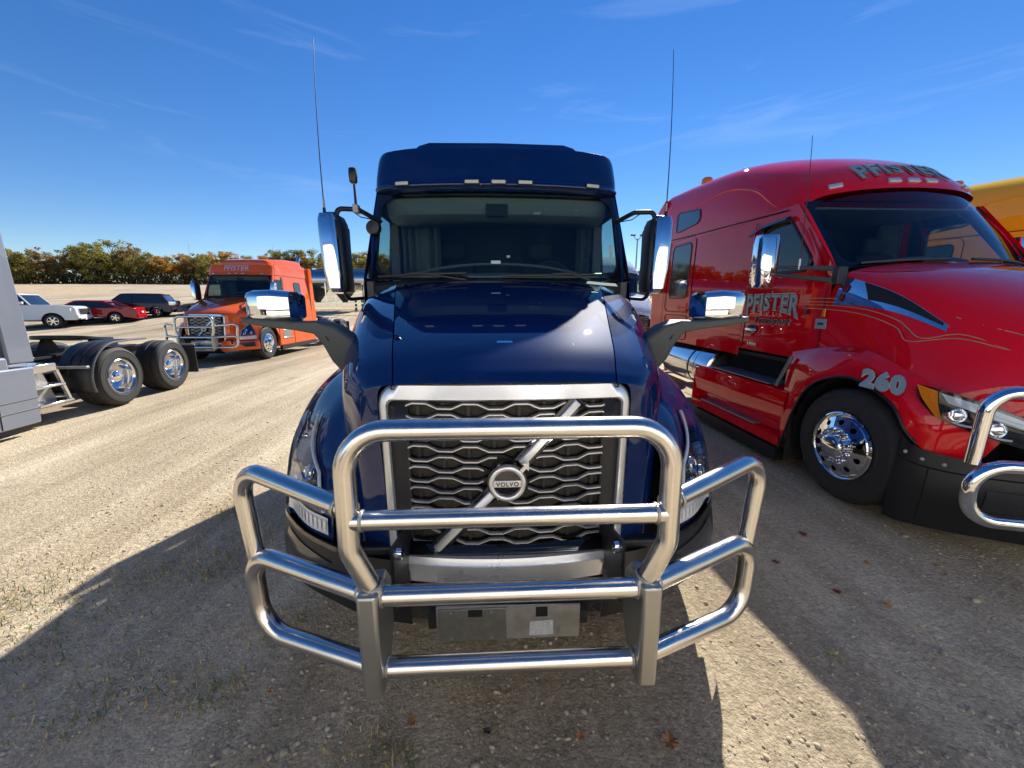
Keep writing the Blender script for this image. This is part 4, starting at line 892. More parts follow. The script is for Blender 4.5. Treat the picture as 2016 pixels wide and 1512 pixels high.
# ------------------------------------------------------------------ aerodynamic sleeper truck with sloping roof (red, yellow)
class Side:
    """x of a body side as a function of (y, z), from samples of smooth sheets"""
    def __init__(s, surfs, n=70):
        s.P = []
        for S in surfs:
            for i in range(n+1):
                for j in range(n+1): s.P.append(S.at(S.I*i/n, S.J*j/n))
    def x(s, y, z):
        best = sorted(((p.y-y)**2+(p.z-z)**2, p.x) for p in s.P if abs(p.y-y) < .08 and abs(p.z-z) < .08)[:4]
        if not best: return None
        w = [1/(d+1e-6) for d, _ in best]; return sum(a*b[1] for a, b in zip(w, best))/sum(w)
def kenworth(name, label, loc, pm, detail=True, rz=0):
    root = thing(name, label, 'truck', loc, rz)
    HC = [[(0, 1.45, 2.12), (.5, 1.48, 2.11), (.86, 1.57, 2.06), (1.0, 1.63, 1.95), (1.06, 1.65, 1.6), (1.068, 1.65, 1.2)],
          [(0, 1.05, 2.0), (.48, 1.07, 1.99), (.82, 1.1, 1.93), (.96, 1.12, 1.80), (1.05, 1.15, 1.52), (1.11, 1.15, 1.22)],
          [(0, .65, 1.82), (.45, .68, 1.81), (.77, .72, 1.74), (.91, .75, 1.60), (1.03, .78, 1.38), (1.12, .8, 1.15)],
          [(0, .28, 1.6), (.42, .31, 1.59), (.70, .38, 1.51), (.84, .42, 1.38), (.97, .48, 1.2), (1.04, .53, 1.02)],
          [(0, .06, 1.42), (.40, .09, 1.40), (.63, .18, 1.31), (.77, .25, 1.18), (.88, .32, 1.0), (.95, .40, .82)],
          [(0, 0, 1.36), (.38, .03, 1.33), (.60, .12, 1.22), (.72, .19, 1.08), (.82, .26, .9), (.88, .33, .70)]]
    FS = [[(.82, .26, .92), (.88, .31, .86), (.92, .35, .76), (.94, .37, .66)],
          [(.98, .44, 1.05), (1.05, .44, .97), (1.09, .45, .84), (1.10, .46, .67)],
          [(1.06, .58, 1.15), (1.13, .58, 1.06), (1.175, .585, .95), (1.185, .59, .80)],
          [(1.09, .72, 1.23), (1.16, .72, 1.17), (1.20, .73, 1.08), (1.21, .735, 1.0)],
          [(1.10, 1.1, 1.36), (1.17, 1.1, 1.30), (1.205, 1.1, 1.21), (1.215, 1.1, 1.125)],
          [(1.09, 1.5, 1.34), (1.16, 1.49, 1.25), (1.205, 1.48, 1.1), (1.215, 1.47, 1.0)],
          [(1.08, 1.72, 1.30), (1.15, 1.71, 1.17), (1.205, 1.68, .9), (1.215, 1.66, .72)],
          [(1.07, 1.97, 1.24), (1.13, 1.94, 1.02), (1.205, 1.84, .62), (1.215, 1.80, .22)]]
    mirr = lambda G, s: [[(s*p[0], p[1], p[2]) for p in r] for r in G]
    hs_ = Surf([[(-p[0], p[1], p[2]) for p in r[:0:-1]]+r for r in HC])
    hood = MB().surf(hs_, 6, 4).build('hood', pm, root, smooth=60)
    fs_ = {s: Surf(mirr(FS, s)) for s in (1, -1)}
    for s in (1, -1):
        f = MB().surf(fs_[s], 6, 5).build('fender', pm, root, smooth=60)
        MB().tube([fs_[s].at(1.6+5.4*k/40, 3) for k in range(41)], .012, 8).build('fender_lip', BLACK, f)
        a = [radians(205-23*k) for k in range(11)]
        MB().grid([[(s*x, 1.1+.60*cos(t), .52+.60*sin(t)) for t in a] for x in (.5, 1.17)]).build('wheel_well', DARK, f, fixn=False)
        front_wheel(root, s*1.045, 1.1, s, True)
        if detail or s < 0:
            mf = MB().box(min(s*.72, s*1.17), max(s*.72, s*1.17), 1.76, 1.775, .12, .6).build('mud_flap', RUBBER, root)
        # ---- black bumper, stepping round the corner
        B = Surf(mirr([[(0, -.02, .72), (0, -.05, .45), (0, .02, .16)], [(.5, .04, .71), (.5, .01, .45), (.5, .06, .15)], [(.86, .22, .685), (.87, .20, .44), (.85, .25, .13)], [(1.07, .40, .69), (1.09, .385, .42), (1.06, .43, .11)], [(1.17, .53, .72), (1.185, .535, .42), (1.165, .56, .10)], [(1.19, .61, .78), (1.20, .63, .42), (1.185, .65, .10)]], s))
        bu = MB().surf(B, 4, 5).build('bumper', BLACK, root, smooth=60)
        def bo(u, v, d):
            n = B.nrm(u, v); n = n if n.dot(V(s*.5, -.85, 0)) > 0 else -n; return B.at(u, v)+n*d
        MB().tube([bo(.3+4.6*t, .42, .001) for t in [k/24 for k in range(25)]], .006, 6).build('bumper_seam', DARK, bu)
        MB().tube([bo(3.35, .45+1.4*t, .001) for t in [k/8 for k in range(9)]], .005, 6).build('bumper_seam', DARK, bu)
        for u, v in ((3.6, .25), (4.4, .25), (3.0, .25)):
            M = Matrix.Translation(bo(u, v, .0)) @ V(s*.6, -.8, 0).to_track_quat('Z', 'Y').to_matrix().to_4x4()
            MB().lathe([(.014, 0), (.013, .006), (.001, .008)], (0, 0, 0), 'z', 8).xf(M).build('bolt', GALV, bu)
        MB().grid([[bo(1.5+.7*a, .75+.55*b, .006) for b in (0, .33, .66, 1)] for a in (0, .25, .5, .75, 1)]).build('fog_lamp', mat('smoked_lens', (.03, .03, .035), .15, coat=.6), bu)
        # ---- headlamp
        Hs = Surf(mirr([[(1.175, .60, 1.175), (1.165, .57, 1.07), (1.115, .50, .955)], [(1.11, .475, 1.15), (1.10, .46, 1.04), (1.075, .44, .925)], [(.965, .315, 1.085), (.97, .305, .97), (.955, .31, .865)], [(.80, .17, 1.0), (.81, .165, .90), (.80, .18, .81)]], s))
        class O:
            I, J = 3, 2
            def off(self, u, v, d):
                n = Hs.nrm(u, v); n = n if n.y < 0 else -n; return Hs.at(u, v)+n*d
        o = O()
        hl = MB().surf(Hs, 6, 4).build('headlight', GLOSSBLACK, root, smooth=50)
        MB().patch(o, [(.02, .0), (.85, .15), (.80, 1.95), (.35, 1.95)], 6, 6, .010).build('turn_signal', AMBER, hl, smooth=50)
        MB().patch(o, [(.9, .10), (3, .05), (3, 1.9), (.86, 1.9)], 10, 6, .030).build('lens', LENS, hl, fixn=False)
        MB().patch(o, [(.95, .2), (2.9, .2), (2.9, .65), (1.15, .7)], 8, 2, .010).build('light_guide', LAMPW, hl)
        for u in (1.35, 2.25):
            c = o.off(u, 1.25, .012); M = Matrix.Translation(c) @ V(s*.45, -.88, .1).to_track_quat('Z', 'Y').to_matrix().to_4x4()
            MB().lathe([(.052, 0), (.050, .016), (.040, .006), (.034, .02), (.02, .026), (.001, .028)], (0, 0, 0), 'z', 20).xf(M).build('lamp', CHROME, hl)
            MB().tube([o.off(u-.38+.76*t, 1.62+.16*sin(pi*t), .016) for t in [k/8 for k in range(9)]], .008, 6).build('light_guide', LAMPW, hl)
    MB().tube([(-.9, 1.1, .50), (.9, 1.1, .50)], .06, 10).build('front_axle', CHASSIS, root)
    gr = MB().grid([[(x, .005-.0+.05*(x/.55)**2-.03, z) for x in (-.55, -.3, 0, .3, .55)] for z in (.74, 1.0, 1.3)]).build('grille', mat('grille_black', (.02, .02, .02), .4), root)
    for k in range(9): MB().tube([(-.5, -.01, .8+k*.055), (0, -.05, .8+k*.055), (.5, -.01, .8+k*.055)], .012, 6).build('grille_bar', CHROME, gr)
    # ---- intake trim on the shoulder: bright teardrop with dark mesh and badge
    for s in (1, -1):
        class Ho:
            I, J = hs_.I, hs_.J
            def off(self, u, v, d):
                n = hs_.nrm(u, 5+s*v); n = n if n.dot(V(s, -.2, .5)) > 0 else -n; return hs_.at(u, 5+s*v)+n*d
        ho = Ho()
        it = MB().patch(ho, [(.14, 2.70), (2.10, 2.93), (2.16, 3.12), (.10, 3.62)], 16, 6, .008).build('intake_trim', CHROME, root, smooth=60)
        MB().patch(ho, [(.46, 2.76), (2.03, 2.945), (2.05, 3.02), (.70, 3.28)], 12, 4, .014).build('intake_mesh', mat('intake_mesh', (.006, .006, .007), .6, bump=(260, .8, .006)), it)
        bd = [ho.off(.24+.065*cos(t), 3.12+.14*sin(t), .016) for t in [2*pi*k/20 for k in range(20)]]
        MB().add(bd, [tuple(range(20))]).build('badge', mat('badge_red', (.16, .012, .015), .3), it, smooth=0)
        MB().patch(ho, [(.20, 3.29), (.28, 3.30), (.28, 3.50), (.20, 3.49)], 1, 1, .016).build('badge', mat('badge_red', (.16, .012, .015), .3), it, smooth=0)
    # ---- cab and sleeper sides
    rear = 5.62
    zs = [1.18, 2.08, 2.64, 2.78]
    wx = lambda z: 1.065 if z < 1.7 else 1.065-(z-1.7)*.03
    ap = lambda z: 1.60 if z < 2.05 else 1.60+(z-2.05)*.86
    cols = [ap, lambda z: ap(z)+.20+.0*z, lambda z: 2.76, lambda z: 2.92, lambda z: rear]
    for s in (1, -1):
        m = MB()
        for j in (0, 1, 2):
            for i in range(3):
                if j == 1 and i == 1: continue
                z0, z1 = zs[i], zs[i+1]
                m.add([(s*wx(z0), cols[j](z0), z0), (s*wx(z0), cols[j+1](z0), z0), (s*wx(z1), cols[j+1](z1), z1), (s*wx(z1), cols[j](z1), z1)], [(0, 1, 2, 3)])
        door = m.build('door', pm, root, smooth=30)
        gq = [(s*(wx(z)-.008), cols[j](z), z) for j, z in ((1, 2.08), (2, 2.08), (2, 2.64), (1, 2.64))]
        MB().add(gq, [(0, 1, 2, 3)]).build('door_window', glass('door_glass_near', (.10, .13, .14), 1.5) if s < 0 else WGLASS, door, smooth=0, fixn=False)
        MB().tube(fillet([(s*(wx(p[2])+.002), p[1], p[2]) for p in gq], .09, 6, True), .018, 6, closed=True).build('window_seal', BLACK, door)
        ml = MB()
        for j in (0, 1, 2):
            for i in (1, 2):
                if j == 1 and i == 1: continue
                ml.add([(s*(wx(z)-.03), cols[k](z)+.02, z) for k, z in ((j, zs[i]), (j+1, zs[i]), (j+1, zs[i+1]), (j, zs[i+1]))], [(0, 1, 2, 3)])
        ml.build('frame_lining', INTD, door, smooth=30)
        def seam(P, nm='panel_seam', r=.004, mt=DARK, par=root): return MB().tube(P, r, 6).build(nm, mt, par)
        seam([(s*1.067, 1.66, 1.22), (s*1.067, 1.66, 1.9), (s*1.06, 1.72, 2.08), (s*1.05, 2.02, 2.5)], 'door_seam', par=door)
        seam([(s*1.067, 2.86, 1.2), (s*1.067, 2.86, 1.9), (s*1.05, 2.86, 2.70)], 'door_seam', par=door)
        hd = MB().lathe([(.001, 0), (.085, .002), (.095, .006), (.085, .014), (.001, .010)], (0, 0, 0), 'z', 22)
        hd.xf(Matrix.Translation((s*1.066, 2.70, 1.43)) @ V(s, 0, 0).to_track_quat('Z', 'Y').to_matrix().to_4x4() @ Matrix.Diagonal((1.15, .62, 1, 1))); hd = hd.build('door_handle', GLOSSBLACK, door)
        MB().box(min(s*1.076, s*1.095), max(s*1.076, s*1.095), 2.60, 2.80, 1.415, 1.445).build('handle_bar', CHROME, hd, bevel=.008)
        vs_ = MB().loft([[V(s*(1.06+a), y, z+b) for a, b in ((0, 0), (.05, -.02), (.06, -.045), (.0, -.03))] for y, z in ((2.28, 2.67), (2.45, 2.665), (2.70, 2.645), (2.92, 2.58))]).build('window_visor', GLOSSBLACK, door, smooth=60)
        # sleeper wall
        q = [(2.92, 1.10), (rear, 1.08), (rear, 2.80), (2.92, 2.78)]
        N = 8; M_ = 5
        sw = MB().grid([[(s*(1.065+.006*sin(pi*i/N)-.03*max(0, z-1.7)), 2.92+(rear-2.92)*i/N, z) for i in range(N+1)] for z in (1.09, 1.5, 1.9, 2.3, 2.79)]).build('sleeper_side', pm, root, smooth=60)
        sx = lambda z: 1.065-.03*max(0, z-1.7)+.009
        def panel(nm, P, mt, d=.0, par=sw, rim=BLACK, rr=.010):
            po = MB().add([(s*(sx(z)+d), y, z) for y, z in P], [tuple(range(len(P)))]).build(nm, mt, par, smooth=0)
            MB().tube([(s*(sx(z)+d), y, z) for y, z in P], rr, 6, closed=True).build(nm+'_rim', rim, po)
        tin = mat('tinted_window', (.02, .03, .035), .06, coat=.3)
        panel('sleeper_window', rrect(4.80, 2.27, .33, .44, .09), tin)
        MB().tube([(s*(sx(z)+.002), y, z) for y, z in rrect(4.80, 2.20, .47, .60, .12)], .005, 6, closed=True).build('hatch_seam', DARK, sw)
        MB().tube([(s*(sx(z)+.002), y, z) for y, z in rrect(4.80, 1.34, .42, .20, .06)], .005, 6, closed=True).build('hatch_seam', DARK, sw)
        MB().prism(rrect(5.12, 1.36, .035, .07, .02), 'x', s*1.07, s*1.082).build('latch', BLACK, sw, bevel=.004)
        seam([(s*1.072, 5.38, 1.1), (s*1.045, 5.38, 2.9)], par=sw)
        # slim side extender behind the sleeper
        MB().prism([(rear-.02, .98), (rear+.34, .98), (rear+.30, 3.45), (rear-.02, 3.6)], 'x', s*1.0, s*1.062).build('side_extender', BLACK if not detail else pm, root, bevel=.02)
        # ---- step, skirt, tank
        sk = MB().grid([[(s*x, y, z) for y in (1.80, 2.3, 2.9, 3.5, 3.68)] for x, z in ((1.04, .86), (1.20, .84), (1.225, .70), (1.20, .50), (1.13, .46))]).build('step_skirt', pm, root, smooth=30)
        MB().grid([[(s*x, y, z) for y in (1.80, 2.3, 2.9, 3.5, 3.68)] for x, z in ((1.20, .36), (1.235, .345), (1.225, .24), (1.10, .20))]).build('lower_skirt', pm, sk, smooth=30)
        MB().grid([[(s*x, y, z) for y in (1.80, 3.68)] for x, z in ((1.12, .46), (1.11, .36), (1.20, .36))]).build('step_niche', pm, sk, smooth=30)
        MB().box(min(s*1.06, s*1.215), max(s*1.06, s*1.215), 2.25, 3.45, .358, .372).build('step_tread', mat('tread_plate', (.30, .31, .32), .45, .7, bump=(60, .9, .01)), sk)
        MB().box(min(s*.90, s*1.19), max(s*.90, s*1.19), 2.10, 3.30, .862, .872).build('step_tread', mat('tread_plate', (.30, .31, .32), .45, .7, bump=(60, .9, .01)), sk)
        MB().add([(s*1.04, 3.68, .86), (s*1.20, 3.68, .84), (s*1.225, 3.68, .70), (s*1.235, 3.68, .345), (s*1.1, 3.68, .2), (s*.8, 3.68, .2), (s*.8, 3.68, .86)], [(0, 1, 2, 3, 4, 5, 6)]).build('skirt_end', pm, sk, smooth=0)
        MB().box(min(s*.60, s*.88), max(s*.60, s*.88), 1.85, 5.0, .45, 1.16).build('frame_box', DARK, root)
        MB().box(min(s*1.10, s*1.21), max(s*1.10, s*1.21), 1.85, 3.6, .06, .20).build('skirt_rubber', BLACK, sk)
        MB().tube([(s*1.20, 1.98, .87), (s*1.13, 1.90, 1.20)], .018, 8, flat=1).build('step_edge', GREYBUMP, sk)
        tk = MB().lathe([(.02, -.78), (.24, -.775), (.295, -.75), (.305, -.70), (.305, -.40), (.310, -.395), (.310, -.37), (.305, -.365), (.305, .70), (.295, .75), (.24, .775), (.02, .78)], (s*.89, 4.20, .775), 'y', 40).build('fuel_tank', ALU, root, smooth=30)
        MB().lathe([(.309, -.02), (.309, .02)], (s*.89, 3.98, .775), 'y', 40).build('tank_strap', GLOSSBLACK, tk, solid=.005)
        # ---- door mirror on two arms from the cowl
        def sec(z, hx, hy, cx, cy): return [V(s*(cx+x), cy+y, z) for x, y in rrect(0, 0, hx, hy, min(hx, hy)*.5, 4)]
        cx, cy = 1.415, 2.10
        mi = MB().loft([sec(2.445, .05, .04, cx, cy), sec(2.438, .095, .07, cx, cy), sec(2.40, .100, .085, cx, cy), sec(2.15, .102, .09, cx, cy), sec(1.95, .098, .085, cx-.01, cy), sec(1.912, .09, .065, cx-.01, cy), sec(1.905, .05, .04, cx-.01, cy)]).build('door_mirror', CHROME, root, smooth=30, label='tall chrome door mirror')
        MB().prism(rrect(s*cx, 2.17, .085, .22, .03), 'y', cy+.075, cy+.092).build('mirror_glass', mat('mirror_glass', (.85, .87, .88), .02, 1.0), mi)
        for z0, z1 in ((2.085, 2.065), (2.015, 1.955)):
            MB().loft([[V(s*(x), y+a, z+b) for a, b in rrect(0, 0, .022, h, .008, 2)] for x, y, z, h in ((cx-.06, cy-.04, z0+.03, .013), (1.2, 1.84, (z0+z1)/2+.02, .018), (1.04, 1.58, z1, .024))]).build('mirror_arm', GREYPL, mi)
        MB().prism([(1.55, 1.92), (1.62, 1.92), (1.63, 2.09), (1.56, 2.09)], 'x', s*.97, s*1.075).build('mirror_base', BLACK, mi, bevel=.01)
        an = MB().tube([(s*1.22, 1.86, 2.08), (s*1.22, 1.86, 2.18)], .010, 8).build('antenna', LAMPW, root, label='thin whip antenna')
        MB().tube([(s*(1.22+.01*t), 1.86+.05*t*t, 2.16+1.15*t) for t in [k/8 for k in range(9)]], [.0055-.003*k/8 for k in range(9)], 6).build('whip', BLACK, an)
    # ---- windscreen
    WS = Surf([[(-.975, 1.68, 2.07), (-.55, 1.52, 2.10), (0, 1.46, 2.11), (.55, 1.52, 2.10), (.975, 1.68, 2.07)],
               [(-.985, 1.96, 2.45), (-.55, 1.79, 2.48), (0, 1.74, 2.49), (.55, 1.79, 2.48), (.985, 1.96, 2.45)],
               [(-.945, 2.28, 2.80), (-.55, 2.09, 2.87), (0, 2.03, 2.89), (.55, 2.09, 2.87), (.945, 2.28, 2.80)]])
    ws = MB().surf(WS, 8, 8).build('windscreen', glass('windscreen_glass_dark', (.58, .68, .70), 1.42), root, smooth=60, fixn=False)
    def wof(u, v, d):
        n = WS.nrm(u, v); n = n if n.y < 0 else -n; return WS.at(u, v)+n*d
    def lp(e, r): return [(min(max(u, 0), 2), min(max(v, 0), 4)) for u, v in rrect(1, 2, 1-e, 2-e*1.3, r, 6)]
    MB().grid([[wof(*p, .006) for p in lp(0, .05)], [wof(*p, .012) for p in lp(.05, .22)], [wof(*p, .004) for p in lp(.10, .28)]], True).build('windscreen_surround', GLOSSBLACK, ws, smooth=40)
    for s in (1, -1):
        e = 4 if s > 0 else 0
        MB().grid([[WS.at(u, e)+V(s*a, b, 0) for a, b in ((-.012, -.004), (.02, -.002), (.05, .03), (.07, .10))] for u in [k/8*2 for k in range(9)]]).build('pillar', pm, root, smooth=60)
        MB().tube([WS.at(.10, 2+s*(.2+1.4*t))+V(0, -.02, 0) for t in [k/8 for k in range(9)]], .012, 6).build('wiper', BLACK, root)
    # ---- roof: one long sloping cap
    RC = [[(0, 2.0, 2.89), (.45, 2.03, 2.88), (.78, 2.14, 2.85), (.89, 2.24, 2.81), (.955, 2.34, 2.77), (.985, 2.42, 2.74)],
          [(0, 2.10, 3.02), (.45, 2.14, 3.01), (.80, 2.26, 2.97), (.94, 2.40, 2.90), (1.0, 2.52, 2.82), (1.03, 2.6, 2.74)],
          [(0, 2.36, 3.22), (.45, 2.40, 3.21), (.80, 2.52, 3.14), (.96, 2.68, 3.02), (1.025, 2.8, 2.88), (1.04, 2.9, 2.74)],
          [(0, 2.9, 3.45), (.45, 2.92, 3.43), (.80, 3.0, 3.35), (.97, 3.1, 3.2), (1.035, 3.2, 2.98), (1.045, 3.25, 2.74)],
          [(0, 3.7, 3.64), (.45, 3.7, 3.63), (.80, 3.75, 3.56), (.97, 3.8, 3.40), (1.04, 3.85, 3.1), (1.045, 3.9, 2.74)],
          [(0, 4.8, 3.72), (.45, 4.8, 3.71), (.82, 4.8, 3.66), (.985, 4.8, 3.50), (1.045, 4.8, 3.15), (1.045, 4.8, 2.74)],
          [(0, rear, 3.74), (.45, rear, 3.73), (.82, rear, 3.70), (.99, rear, 3.58), (1.05, rear, 3.2), (1.045, rear, 2.74)]]
    RS = Surf([[(-p[0], p[1], p[2]) for p in r[:0:-1]]+r for r in RC])
    roof = MB().surf(RS, 6, 4).build('roof', pm, root, smooth=60)
    MB().tube([(-1.049, 2.35, 2.74), (-1.05, 2.8, 2.755), (-1.056, 4.2, 2.80), (-1.056, rear, 2.86)], .006, 6).build('roof_seam', DARK, roof)
    # sculpted crease running up and back over the side
    MB().tube([RS.at(q.x, q.y) for q in catrom([V(u, v, 0) for u, v in ((1.2, .9), (1.7, 1.2), (2.2, 1.5), (2.8, 1.72), (3.5, 1.70), (4.3, 1.4), (4.8, 1.2))], 8)], [.004+.018*sin(pi*k/48) for k in range(49)], 8).build('roof_crease', pm, roof)
    for s in (1, -1):
        sr = Side([Surf([[(s*p[0], p[1], p[2]) for p in r[3:]] for r in RC[3:]])], 40)
        P = fillet([(rear-.15, 3.0, 0), (rear-.16, 3.30, 0), (4.35, 3.18, 0), (4.30, 2.98, 0), (4.55, 2.93, 0)], .07, 4, True)
        P = [(p.x, p.y) for p in fillet([(5.05, 2.93, 0), (5.06, 3.26, 0), (4.30, 3.17, 0), (4.26, 3.02, 0), (4.36, 2.97, 0)], .06, 4, True)]
        W3 = [(sr.x(y, z)+s*.008, y, z) for y, z in P]
        uw = MB().add(W3, [tuple(range(len(W3)))]).build('sleeper_window', mat('tinted_window_blue', (.035, .07, .11), .06, coat=.3), roof, smooth=0)
        MB().tube(W3, .008, 6, closed=True).build('window_seal', BLACK, uw)
    be = MB().lathe([(.09, 0), (.09, .05), (.085, .10), (.06, .125), (.001, .13)], (-.62, 5.0, 3.70), 'z', 22).build('beacon', AMBER, root)
    MB().lathe([(.10, -.02), (.10, .02), (.001, .03)], (-.62, 5.0, 3.69), 'z', 22).build('beacon_base', BLACK, be)
    for x in (-.70, -.19, 0, .19, .70):
        j = 5+(x/.45 if abs(x) < .45 else (1+(abs(x)-.45)/.35)*(1 if x > 0 else -1)); p = RS.at(.62, j); q_ = RS.at(.62, j+.05); d = (q_-p).normalized(); n_ = RS.nrm(.62, j); n_ = n_ if n_.y < 0 else -n_
        u_ = n_.cross(d).normalized()
        MB().obox(p+n_*.008, (d, n_, u_), .062, .014, .026).build('marker_lamp', mat('clear_marker', (.55, .56, .58), .2, .3, .5), roof, bevel=.009)
    # ---- inside
    MB().box(-.95, .95, 1.75, 2.25, 1.60, 2.02).build('dashboard', INTD, root, bevel=.08, seg=3)
    MB().tube([(x, 1.72+.2*x*x, 2.18-.10*(x/.8)**2) for x in [-.80+1.2*k/16 for k in range(17)]], .018, 8).build('dash_rim', INT, root)
    for x in (-.48, .48):
        se = MB().prism([(2.35, 1.25), (2.80, 1.25), (2.92, 2.30), (2.80, 2.35), (2.70, 1.5), (2.35, 1.48)], 'x', x-.24, x+.24).build('seat', INTD, root, bevel=.05, seg=3)
        MB().box(x-.14, x+.14, 2.82, 2.92, 2.34, 2.54).build('headrest', INTD, se, bevel=.04)
    for s in (1, -1):
        MB().grid([[(s*(.95-.30*t), 2.98+.03*sin(t*40), z) for t in [k/30 for k in range(31)]] for z in (1.2, 2.0, 2.74)]).build('curtain', INT, root, smooth=60, solid=.004)
    MB().box(-1.0, 1.0, 3.4, 3.43, 1.1, 2.75).build('bunk_wall', INTD, root)
    MB().box(-.9, .9, 2.2, 3.4, 2.72, 2.74).build('headliner', INT, root)
    MB().box(-1.0, 1.0, 1.7, rear, 1.10, 1.14).build('cab_floor', INTD, root)
    MB().box(-1.0, 1.0, rear-.03, rear, 1.0, 3.6).build('rear_wall', pm, root)
    # ---- bull bar with large wing loops
    bb = MB().tube([(-.5, -.30, .46), (.5, -.30, .46)], .040, 16).build('bull_bar', CHROME, root, label='chromed tubular bull bar with looped wings')
    MB().tube([(-.5, -.30, .82), (.5, -.30, .82)], .040, 16).build('bumper_tube', CHROME, bb)
    MB().tube(fillet([(-.52, -.30, .84), (-.56, -.28, 1.42), (.56, -.28, 1.42), (.52, -.30, .84)], .13, 8), .038, 16).build('hoop_tube', CHROME, bb)
    for s in (1, -1):
        MB().tube(fillet([(s*.54, -.28, 1.20), (s*1.37, .02, 1.255), (s*1.37, .03, .80)], [0, .13, 0], 10), .036, 18).build('wing_tube', CHROME, bb)
        MB().tube(fillet([(s*.5, -.30, .82), (s*1.40, .0, .80), (s*1.37, .0, .44), (s*.5, -.30, .46)], [0, .16, .16, 0], 12), .039, 18).build('wing_tube', CHROME, bb)
        MB().prism([(-.36, .87), (-.36, .40), (-.27, .38), (-.05, .60), (-.05, .86)], 'x', s*.50-.033, s*.50+.033).build('post', CHROME, bb, bevel=.01)
    MB().box(-.45, .45, .2, 2.4, .4, 1.0).build('engine', CHASSIS, root, bevel=.05)
    yr = rear+1.35
    chassis(root, 2.6, yr, yr+1.32, yr+2.1, detail=False)
    if detail: kenworth_signs(root, hood, roof, RS, Side([Surf(mirr([r[2:] for r in HC], -1)), fs_[-1]], 60))
    return root
def kenworth_signs(root, hood, roof, RS, side):
    gold = mat('sign_grey', (.32, .38, .36), .4, .2); edge = mat('sign_edge', (.012, .012, .012), .5); lite = mat('sign_light', (.60, .56, .46), .45)
    def flare(t, x0, x1, z0, z1, up=.0, bow=.0):
        """stretch a word between x0 and x1 with taller outer letters"""
        w = t.w; out = []
        for x, y, z in t.v:
            q = x/w*2; zz = z0+(z1-z0)*z; 
            zz -= (1-z)*up*q*q; zz += bow*(1-q*q)*0
            out.append((x0+(x1-x0)*(q+1)/2, zz))
        return out
    # door: words run from the rear of the door forwards
    def on_door(txt, bold, ya, yb, z0, z1, mt, up=0, d=.006, shear=0, par=None):
        t = text_mesh(txt, bold, shear=shear, spacing=1.1); P = flare(t, ya, yb, z0, z1, up)
        t.v = [(-1.066-d, y, z) for y, z in P]; return t.build('lettering', mt, par, smooth=0)
    dr = [c for c in root.children if c.name.startswith('door') and c.data and c.name.split('.')[0] == 'door'][-1]
    on_door('PFISTER', .07, 2.86, 1.965, 1.665, 1.86, lite, .09, .002, par=dr)
    on_door('PFISTER', .055, 2.85, 1.975, 1.675, 1.85, edge, .085, .0035, par=dr)
    on_door('PFISTER', .025, 2.845, 1.98, 1.68, 1.845, gold, .085, .005, par=dr)
    for ch, ya in zip('BULK', (2.58, 2.47, 2.36, 2.25)): on_door(ch, .02, ya, ya-.042, 1.605, 1.650, lite, par=dr)
    on_door('Transport', .045, 2.68, 2.06, 1.485, 1.595, lite, 0, .002, .3, par=dr)
    on_door('Transport', .03, 2.67, 2.07, 1.49, 1.59, edge, 0, .005, .3, par=dr)
    on_door('1000', .05, 2.75, 2.58, 1.235, 1.275, CHROME, 0, .008, par=dr)
    MB().box(-1.074, -1.068, 1.60, 1.73, 1.505, 1.60).build('sticker', mat('sticker_grey', (.30, .33, .35), .5), dr)
    MB().box(-1.077, -1.075, 1.63, 1.70, 1.54, 1.565).build('sticker_print', mat('sticker_navy', (.02, .03, .12), .5), dr)
    lk = MB().lathe([(.001, 0), (.026, .002), (.028, .010), (.001, .014)], (0, 0, 0), 'z', 14); lk.xf(Matrix.Translation((-1.066, 1.86, 1.665)) @ V(-1, 0, 0).to_track_quat('Z', 'Y').to_matrix().to_4x4()); lk.build('door_lock', BLACK, dr)
    # reflector post light between door and hood
    MB().box(-1.082, -1.068, 1.625, 1.655, 1.62, 1.70).build('side_marker', AMBER, root, bevel=.004)
    # gold pinstripes sweeping on to the hood side
    def stripe(P, closed=False):
        Q = catrom([V(y, z, 0) for y, z in P], 8); L = []
        for q in Q:
            x = -1.0665 if q.x > 1.60 else side.x(q.x, q.y)
            if x is not None: L.append((x-.004, q.x, q.y))
        MB().tube(L, .0035, 5).build('pinstripe', mat('pinstripe_gold', (.50, .36, .18), .4, .3), hood if P[0][0] < 1.6 else dr)
    stripe([(1.93, 1.80), (1.6, 1.795), (1.25, 1.775), (.95, 1.70), (.70, 1.58)])
    stripe([(1.93, 1.765), (1.6, 1.76), (1.25, 1.735), (.95, 1.665), (.70, 1.58)])
    stripe([(1.93, 1.735), (1.6, 1.73), (1.25, 1.695), (.98, 1.61), (.80, 1.49), (.62, 1.53), (.40, 1.44)])
    stripe([(1.93, 1.70), (1.6, 1.692), (1.25, 1.65), (.98, 1.56), (.86, 1.46), (.62, 1.50), (.40, 1.44)])
    stripe([(1.25, 1.765), (1.0, 1.74), (.75, 1.665), (.55, 1.59), (.40, 1.54)])
    # number on the fender: the sheet is nearly flat there, so lay the digits on its tangent plane
    y0, z0 = .78, 1.155
    import numpy as _np
    near = [p for p in side.P if abs(p.y-y0) < .17 and abs(p.z-z0) < .085]
    A = _np.array([[1, p.y-y0, p.z-z0, 0, 0, 0] for p in near]); k = _np.linalg.lstsq(A, _np.array([p.x for p in near]), rcond=None)[0]
